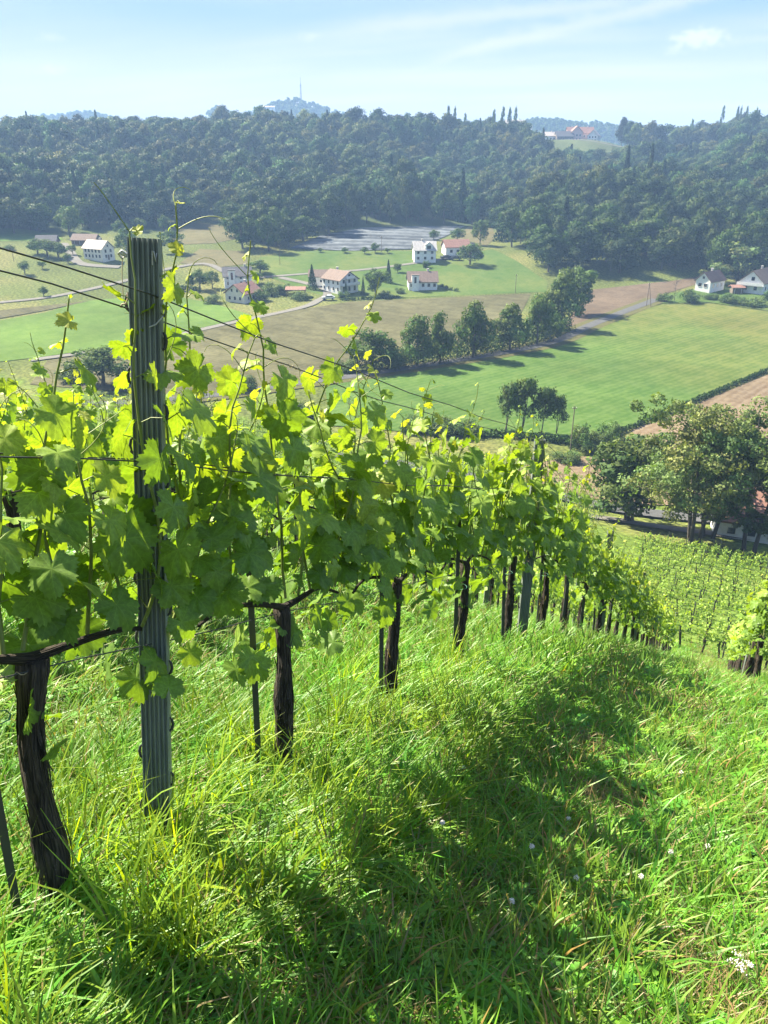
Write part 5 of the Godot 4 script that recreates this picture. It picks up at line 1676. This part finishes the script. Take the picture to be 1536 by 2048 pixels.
func make_grass() -> void:
	var tall := []
	var low := []
	for k in 4:
		tall.append(tuft(600 + k, 9, 0.08, 0.30, 0.0064, 0.06, 1.0, Color(0.160, 0.345, 0.034)))
		low.append(tuft(620 + k, 11, 0.05, 0.16, 0.0050, 0.06, 1.2, Color(0.155, 0.325, 0.040)))
	var dry := [tuft(640, 26, 0.03, 0.13, 0.0022, 0.09, 1.8, Color(0.30, 0.25, 0.12)), tuft(641, 22, 0.04, 0.16, 0.002, 0.08, 1.9, Color(0.26, 0.22, 0.10))]
	var long := [tuft(645, 9, 0.22, 0.46, 0.0050, 0.05, 0.8, Color(0.20, 0.36, 0.036)), tuft(646, 7, 0.25, 0.50, 0.0046, 0.06, 0.6, Color(0.19, 0.35, 0.036))]
	var seed_stalk := Shape.new()
	rng.seed = 655
	for i in 5:
		var a := rng.randf() * TAU
		var top := Vector3(cos(a) * 0.07, rng.randf_range(0.34, 0.50), sin(a) * 0.07)
		var mid_p := Vector3(top.x * 0.35, top.y * 0.6, top.z * 0.35)
		seed_stalk.tube([Vector3(cos(a) * 0.02, -0.02, sin(a) * 0.02), mid_p, top], [0.0012, 0.0010, 0.0006], 4, Color(0.22, 0.26, 0.09))
		for j in 16:
			var q := mid_p.lerp(top, 0.55 + 0.45 * j / 15.0)
			blade(seed_stalk, q, rng.randf() * TAU, rng.randf_range(0.012, 0.028), 0.0016, 0.5, Color(0.30, 0.27, 0.14), 2)
	var seeded := seed_stalk.done(mats["grass blade"])
	var trefoil := [clover(650), clover(651), clover(652)]
	var lists := {}
	var add := func(key: String, tr: Transform3D, col: Color) -> void:
		if not lists.has(key):
			lists[key] = []
		lists[key].append([tr, col])
	var nz := FastNoiseLite.new()
	nz.seed = 61
	nz.frequency = 0.55
	var bare := [[0.91, 2.42, 0.22], [1.06, 2.98, 0.20], [0.95, 1.40, 0.24], [1.32, 1.66, 0.20], [1.6, 2.4, 0.15], [0.3, 4.3, 0.22], [-0.55, 3.2, 0.2], [1.9, 4.1, 0.25]]
	rng.seed = 62
	var n := 0
	while n < 76000:
		n += 1
		# even cover on the picture: more tufts per square metre near the camera
		var q := rng.randf()
		var d := 0.75 + 3.6 * q / 0.40 if q < 0.40 else (4.35 + 9.0 * (q - 0.40) / 0.34 if q < 0.74 else 13.35 + 22.0 * (q - 0.74) / 0.26)
		var az := deg_to_rad(rng.randf_range(-43.0, 39.0))
		if rng.randf() > clampf(d / (2.6 if q < 0.4 else 8.0), 0.35, 1.0):
			continue
		var x := d * sin(az)
		var f := d * cos(az)
		var across := 0.888 * (x - ROW_A.x) - 0.46 * (f - ROW_A.y)
		var lane_pos := fposmod(across + 1.2, 2.4) - 1.2 if across < 1.2 else across
		if across > 1.2:
			lane_pos = minf(across, absf(across - 2.75))
		var k := nz.get_noise_2d(x, f)
		var k2 := nz.get_noise_2d(x * 3.0 + 40.0, f * 3.0)
		var in_row := absf(lane_pos) < 0.52 + 0.25 * k
		var patch := false
		for b in bare:
			if Vector2(x - b[0], f - b[1]).length() < b[2] * (0.8 + 0.5 * k2):
				patch = true
		var turn := Basis(Vector3.UP, rng.randf() * TAU)
		var lean := Basis(Vector3(rng.randfn(), 0, rng.randfn()).normalized(), rng.randf_range(0.0, 0.28))
		var grow := 1.0 if d < 6.0 else 1.0 + (d - 6.0) * 0.035
		var shade := rng.randf_range(0.72, 1.25) * (1.0 + 0.35 * nz.get_noise_2d(x * 1.3 + 9.0, f * 1.3))
		var col := Color(shade * rng.randf_range(0.75, 1.25) * (1.0 + 0.35 * k2), shade, shade * rng.randf_range(0.7, 1.2))
		var at := spot(x, f)
		if patch:
			if rng.randf() < 0.6:
				add.call("low%d" % (rng.randi() % 4), Transform3D(lean * turn * Basis.from_scale(Vector3(0.8, rng.randf_range(0.5, 0.9), 0.8)), at), col)
			else:
				add.call("dry%d" % (rng.randi() % 2), Transform3D(lean * turn * Basis.from_scale(Vector3.ONE * rng.randf_range(0.7, 1.2)), at), Color(1, 1, 1) * shade)
			continue
		if in_row and rng.randf() < 0.85:
			var h := rng.randf_range(0.65, 1.15) * (1.0 + 0.35 * k) * clampf(0.45 + d * 0.13, 0.6, 1.0)
			add.call("tall%d" % (rng.randi() % 4), Transform3D(lean * turn * Basis.from_scale(Vector3(grow, h, grow)), at), col)
			if d < 4.5 and k2 > 0.05 and rng.randf() < 0.09:
				add.call("long%d" % (rng.randi() % 2), Transform3D(lean * turn * Basis.from_scale(Vector3.ONE * rng.randf_range(0.7, 1.1)), at), Color(1.15, 1.05, 0.9) * shade)
		else:
			var r := rng.randf()
			if r < 0.15 + 0.2 * k2:
				add.call("tall%d" % (rng.randi() % 4), Transform3D(lean * turn * Basis.from_scale(Vector3(grow, rng.randf_range(0.45, 0.8), grow)), at), col)
			elif r < 0.50 and k2 > -0.06 and d < 11.0:
				for j in 2:
					var off := Vector3(rng.randfn(), 0, rng.randfn()) * 0.04
					add.call("clover%d" % (rng.randi() % 3), Transform3D(turn * Basis.from_scale(Vector3.ONE * rng.randf_range(0.55, 1.0)), at + off), col)
			elif r < 0.55:
				add.call("dry%d" % (rng.randi() % 2), Transform3D(lean * turn * Basis.from_scale(Vector3.ONE * rng.randf_range(0.6, 1.0) * grow), at), Color(1, 1, 1) * shade)
			else:
				add.call("low%d" % (rng.randi() % 4), Transform3D(lean * turn * Basis.from_scale(Vector3(grow, rng.randf_range(0.7, 1.4), grow)), at), col)
	for k in 4:
		scatter("tall_grass", tall[k], lists.get("tall%d" % k, []), "tall green grass growing under the vines and in the aisle")
		scatter("short_grass", low[k], lists.get("low%d" % k, []), "short green grass of the vineyard aisle")
	var stalks := []
	rng.seed = 656
	for i in 90:
		var d := rng.randf_range(1.3, 6.0)
		var az := deg_to_rad(rng.randf_range(-36.0, 30.0))
		stalks.append([Transform3D(Basis(Vector3.UP, rng.randf() * TAU).scaled(Vector3.ONE * rng.randf_range(0.6, 1.0)), spot(d * sin(az), d * cos(az))), Color(1, 1, 1)])
	scatter("seed_grass", seeded, stalks, "thin grass stalks with seed heads")
	for k in 2:
		scatter("long_grass", long[k], lists.get("long%d" % k, []), "long bright grass blades standing around the posts and trunks")
		scatter("dry_grass", dry[k], lists.get("dry%d" % k, []), "dry straw coloured grass lying among the green")
	for k in 3:
		scatter("clover", trefoil[k], lists.get("clover%d" % k, []), "clover leaves growing in patches in the aisle")

func make_herbs() -> void:
	# white clover heads
	var at := [[0.05, 2.33], [0.50, 1.92], [0.62, 1.78], [0.38, 1.62], [0.20, 2.00], [1.21, 2.11], [0.71, 2.22], [0.33, 2.5], [1.02, 2.0], [0.12, 2.75], [0.86, 1.85], [0.45, 2.9], [1.35, 2.7]]
	var words := ["white clover flower in the clover patch beyond the dark shade", "white clover flower in the middle of the aisle, largest of them", "white clover flower right of the largest one", "white clover flower nearest the bottom edge", "white clover flower in the shade of the vines", "white clover flower at the right of the aisle", "white clover flower beside the bare patch", "white clover flower behind the shaded patch", "white clover flower between the bare patch and the right edge", "white clover flower farther up in the shade", "white clover flower near the low plantain", "white clover flower farthest in the aisle middle", "white clover flower farthest at the right"]
	for i in at.size():
		rng.seed = 700 + i
		var t := thing("clover_flower", spot(at[i][0], at[i][1]), words[i], "flower", "white clover flowers in the aisle")
		var h := rng.randf_range(0.11, 0.17)
		var s := Shape.new()
		s.tube([Vector3(0, -0.02, 0), Vector3(0.006, h * 0.5, 0), Vector3(0.004, h, 0.004)], [0.0012, 0.0011, 0.001], 5)
		part("stem", s.done(), mats["green shoot"], t)
		s = Shape.new()
		for k in 46:
			var d := Vector3(rng.randfn(), rng.randfn() * 0.8 + 0.35, rng.randfn()).normalized()
			var c := Vector3(0.004, h + 0.006, 0.004)
			s.tube([c + d * 0.003, c + d * 0.010], [0.0017, 0.0007], 4)
		part("flower_head", s.done(), mats["petal"], t)
	# broad-leaved weeds
	var k := 0
	for a in [[0.65, 1.50, 9, 0.13, "broad leaved dock plant near the bottom edge of the picture"], [0.78, 2.05, 8, 0.13, "low plantain beside the bare patch"], [1.15, 2.35, 7, 0.11, "low plantain at the right of the bare patch"], [-0.30, 1.55, 8, 0.15, "broad leaved weed at the foot of the steel post"], [0.45, 3.4, 8, 0.14, "broad leaved weed farther up the aisle"]]:
		rng.seed = 760 + k
		k += 1
		var t := thing("broadleaf_weed", spot(a[0], a[1]), a[4], "plant", "broad leaved weeds in the grass")
		for j in a[2]:
			var s := Shape.new()
			var ang: float = TAU * j / a[2] + rng.randf_range(-0.3, 0.3)
			var out := Vector3(cos(ang), 0, sin(ang))
			var side := Vector3(-sin(ang), 0, cos(ang))
			var l: float = a[3] * rng.randf_range(0.7, 1.15)
			var rise := rng.randf_range(0.5, 1.1)
			var g := Color(0.085, 0.21, 0.028) * rng.randf_range(0.8, 1.3)
			for i in 7:
				var q := i / 6.0
				var c := out * l * q + Vector3.UP * (l * rise * sin(q * 2.0) * 0.7)
				var hw := l * 0.14 * sin(PI * pow(q, 0.8)) + 0.002
				s.vert(c - side * hw + Vector3.UP * hw * 0.4, Vector3.UP, Vector2.ZERO, g)
				s.vert(c, Vector3.UP, Vector2.ZERO, g)
				s.vert(c + side * hw + Vector3.UP * hw * 0.4, Vector3.UP, Vector2.ZERO, g)
			for i in 6:
				var q := i * 3
				for e in 2:
					s.tri(q + e, q + e + 1, q + e + 4)
					s.tri(q + e, q + e + 4, q + e + 3)
			s.smooth()
			part("leaf", s.done(), mats["grass blade"], t)
	# a white umbel at the lower right corner
	var u := thing("umbel_flower", spot(1.0, 1.44), "white umbel flower at the lower right corner", "flower")
	rng.seed = 790
	var s := Shape.new()
	s.tube([Vector3(0, -0.02, 0), Vector3(0.01, 0.08, 0), Vector3(0.0, 0.15, 0)], [0.002, 0.0018, 0.0015], 5)
	for j in 9:
		var a := TAU * j / 9.0
		s.tube([Vector3(0, 0.15, 0), Vector3(cos(a * 2.3) * 0.03 * sqrt(j / 9.0), 0.175, sin(a * 2.3) * 0.03 * sqrt(j / 9.0))], [0.0008, 0.0006], 4)
	part("stem", s.done(), mats["green shoot"], u)
	for j in 9:
		var a := TAU * j / 9.0
		var c := Vector3(cos(a * 2.3) * 0.03 * sqrt(j / 9.0), 0.176, sin(a * 2.3) * 0.03 * sqrt(j / 9.0))
		s = Shape.new()
		for q in 9:
			var d := Vector3(rng.randfn(), 0, rng.randfn()) * 0.006
			s.tube([c + d, c + d + Vector3(0, 0.003, 0)], [0.0025, 0.0015], 5)
		part("floret", s.done(), mats["petal"], u)

# ---------------------------------------------------------------- the scene
func _ready() -> void:
	make_terrain_tables()
	var cam := Camera3D.new()
	cam.name = "camera"
	cam.fov = 67.3
	cam.near = 0.05
	cam.far = 8000.0
	add_child(cam)
	cam.position = Vector3(0, 1.55, 0)
	cam.rotation_degrees = Vector3(-24.5, 0, 0)
	cam.current = true

	var env := Environment.new()
	env.background_mode = Environment.BG_SKY
	var sky := Sky.new()
	sky.sky_material = make_sky()
	env.sky = sky
	env.tonemap_mode = Environment.TONE_MAPPER_LINEAR
	env.tonemap_exposure = 4.7
	env.sdfgi_enabled = true
	env.ssao_enabled = true
	env.ssil_enabled = true
	env.fog_enabled = true
	env.fog_density = 0.00038
	env.fog_light_color = tint(0.37, 0.60, 1.0)
	var world := WorldEnvironment.new()
	world.name = "world"
	world.environment = env
	add_child(world)

	var sun := DirectionalLight3D.new()
	sun.name = "sun"
	sun.light_energy = 1.6
	sun.light_color = Color(1.0, 0.955, 0.86)
	sun.light_angular_distance = 0.53
	sun.shadow_enabled = true
	add_child(sun)
	sun.look_at_from_position(Vector3.ZERO, SUN_TRAVEL, Vector3.UP)

	make_materials()
	make_ground()
	make_fields()
	make_far_hills()
	print("land ", Time.get_ticks_msec())
	make_woods()
	make_valley_trees()
	big_tree("large_tree", 32.6, 72.4, 16.6, 14.0, 3, 31, 32000, Color(0.135, 0.19, 0.068), "large airy tree with several dark stems below the vineyard")
	big_tree("large_tree", 38.6, 72.3, 16.5, 8.5, 2, 32, 16000, Color(0.10, 0.14, 0.056), "tall slender dark tree at the right edge before the farmhouse")
	big_tree("large_tree", 36.4, 77.5, 14.5, 9.5, 2, 33, 16000, Color(0.12, 0.175, 0.062), "second airy tree between the two tallest ones")
	make_houses()
	make_valley_things()
	print("valley ", Time.get_ticks_msec())
	make_leaf_kit()
	make_post_kit()
	make_vineyard()
	print("vines ", Time.get_ticks_msec())
	make_grass()
	make_herbs()
	print("done ", Time.get_ticks_msec())

func make_materials() -> void:
	leafy("foliage", Color(1, 1, 1), Color(0.55, 0.6, 0.2), 0.6)
	mats["foliage"].metallic_specular = 0.18
	leafy("grass blade", Color(1, 1, 1), Color(1.0, 0.94, 0.18), 0.42, null, 0.42)
	var bark := paint("bark", tint(0.085, 0.072, 0.058), 0.95)
	bark.albedo_texture = two_tone(128, 0.05, 11, Color(0.6, 0.6, 0.6), Color(1.0, 1.0, 1.0), 1.8)
	bark.uv1_triplanar = true
	bark.uv1_scale = Vector3(1.5, 0.4, 1.5)
	var vb := paint("vine bark", Color.WHITE, 0.95)
	vb.albedo_texture = two_tone(256, 0.045, 12, Color(0.014, 0.011, 0.008), Color(0.075, 0.058, 0.042), 2.4, Vector2(1.0, 0.25))
	vb.heightmap_enabled = true
	vb.heightmap_texture = ImageTexture.create_from_image(noise_image(256, 0.045, 12, 5, Vector2(1.0, 0.25)))
	vb.heightmap_scale = 1.6
	vb.uv1_scale = Vector3(2, 1, 1)
	var zinc := paint("galvanised", Color.WHITE, 0.5, 0.2)
	zinc.albedo_texture = two_tone(256, 0.03, 13, Color(0.135, 0.16, 0.148), Color(0.205, 0.235, 0.22), 1.6, Vector2(1.0, 0.2))
	zinc.uv1_scale = Vector3(1.0, 0.5, 1.0)
	paint("bright zinc", tint(0.42, 0.43, 0.42), 0.4, 0.5)
	paint("dark steel", tint(0.055, 0.06, 0.06), 0.6, 0.4)
	paint("green tie", tint(0.03, 0.14, 0.09), 0.6)
	paint("dry straw", tint(0.36, 0.30, 0.19), 0.9)
	paint("petal", tint(0.72, 0.70, 0.62), 0.7)
	paint("woodland floor", tint(0.05, 0.075, 0.03), 0.95)
	var n := 0
	for a in [["plaster white", Color(0.74, 0.74, 0.72)], ["plaster cream", Color(0.70, 0.66, 0.56)], ["plaster grey", Color(0.42, 0.41, 0.39)], ["plaster pink", Color(0.60, 0.42, 0.38)], ["old boards", Color(0.16, 0.13, 0.10)],
		["roof pale", Color(0.44, 0.39, 0.34)], ["roof brown", Color(0.155, 0.11, 0.088)], ["roof dark brown", Color(0.13, 0.085, 0.075)], ["roof dark", Color(0.085, 0.085, 0.095)], ["roof red", Color(0.24, 0.125, 0.095)], ["roof grey", Color(0.38, 0.37, 0.36)]]:
		var m := paint(a[0], Color.WHITE, 0.9)
		var c: Color = a[1]
		m.albedo_texture = two_tone(128, 0.03, 200 + n, c * (0.86 if "plaster" in a[0] else 0.66), c, 1.7)
		m.uv1_triplanar = true
		m.uv1_scale = Vector3(0.25, 0.25, 0.25)
		n += 1
	paint("frame", tint(0.62, 0.60, 0.56), 0.6)
	paint("glass", tint(0.02, 0.025, 0.03), 0.08)
	paint("door wood", tint(0.10, 0.065, 0.04), 0.7)
	paint("car silver", tint(0.58, 0.60, 0.62), 0.3, 0.3)
	paint("car dark", tint(0.03, 0.035, 0.045), 0.3, 0.2)
	paint("rubber", tint(0.02, 0.02, 0.02), 0.85)
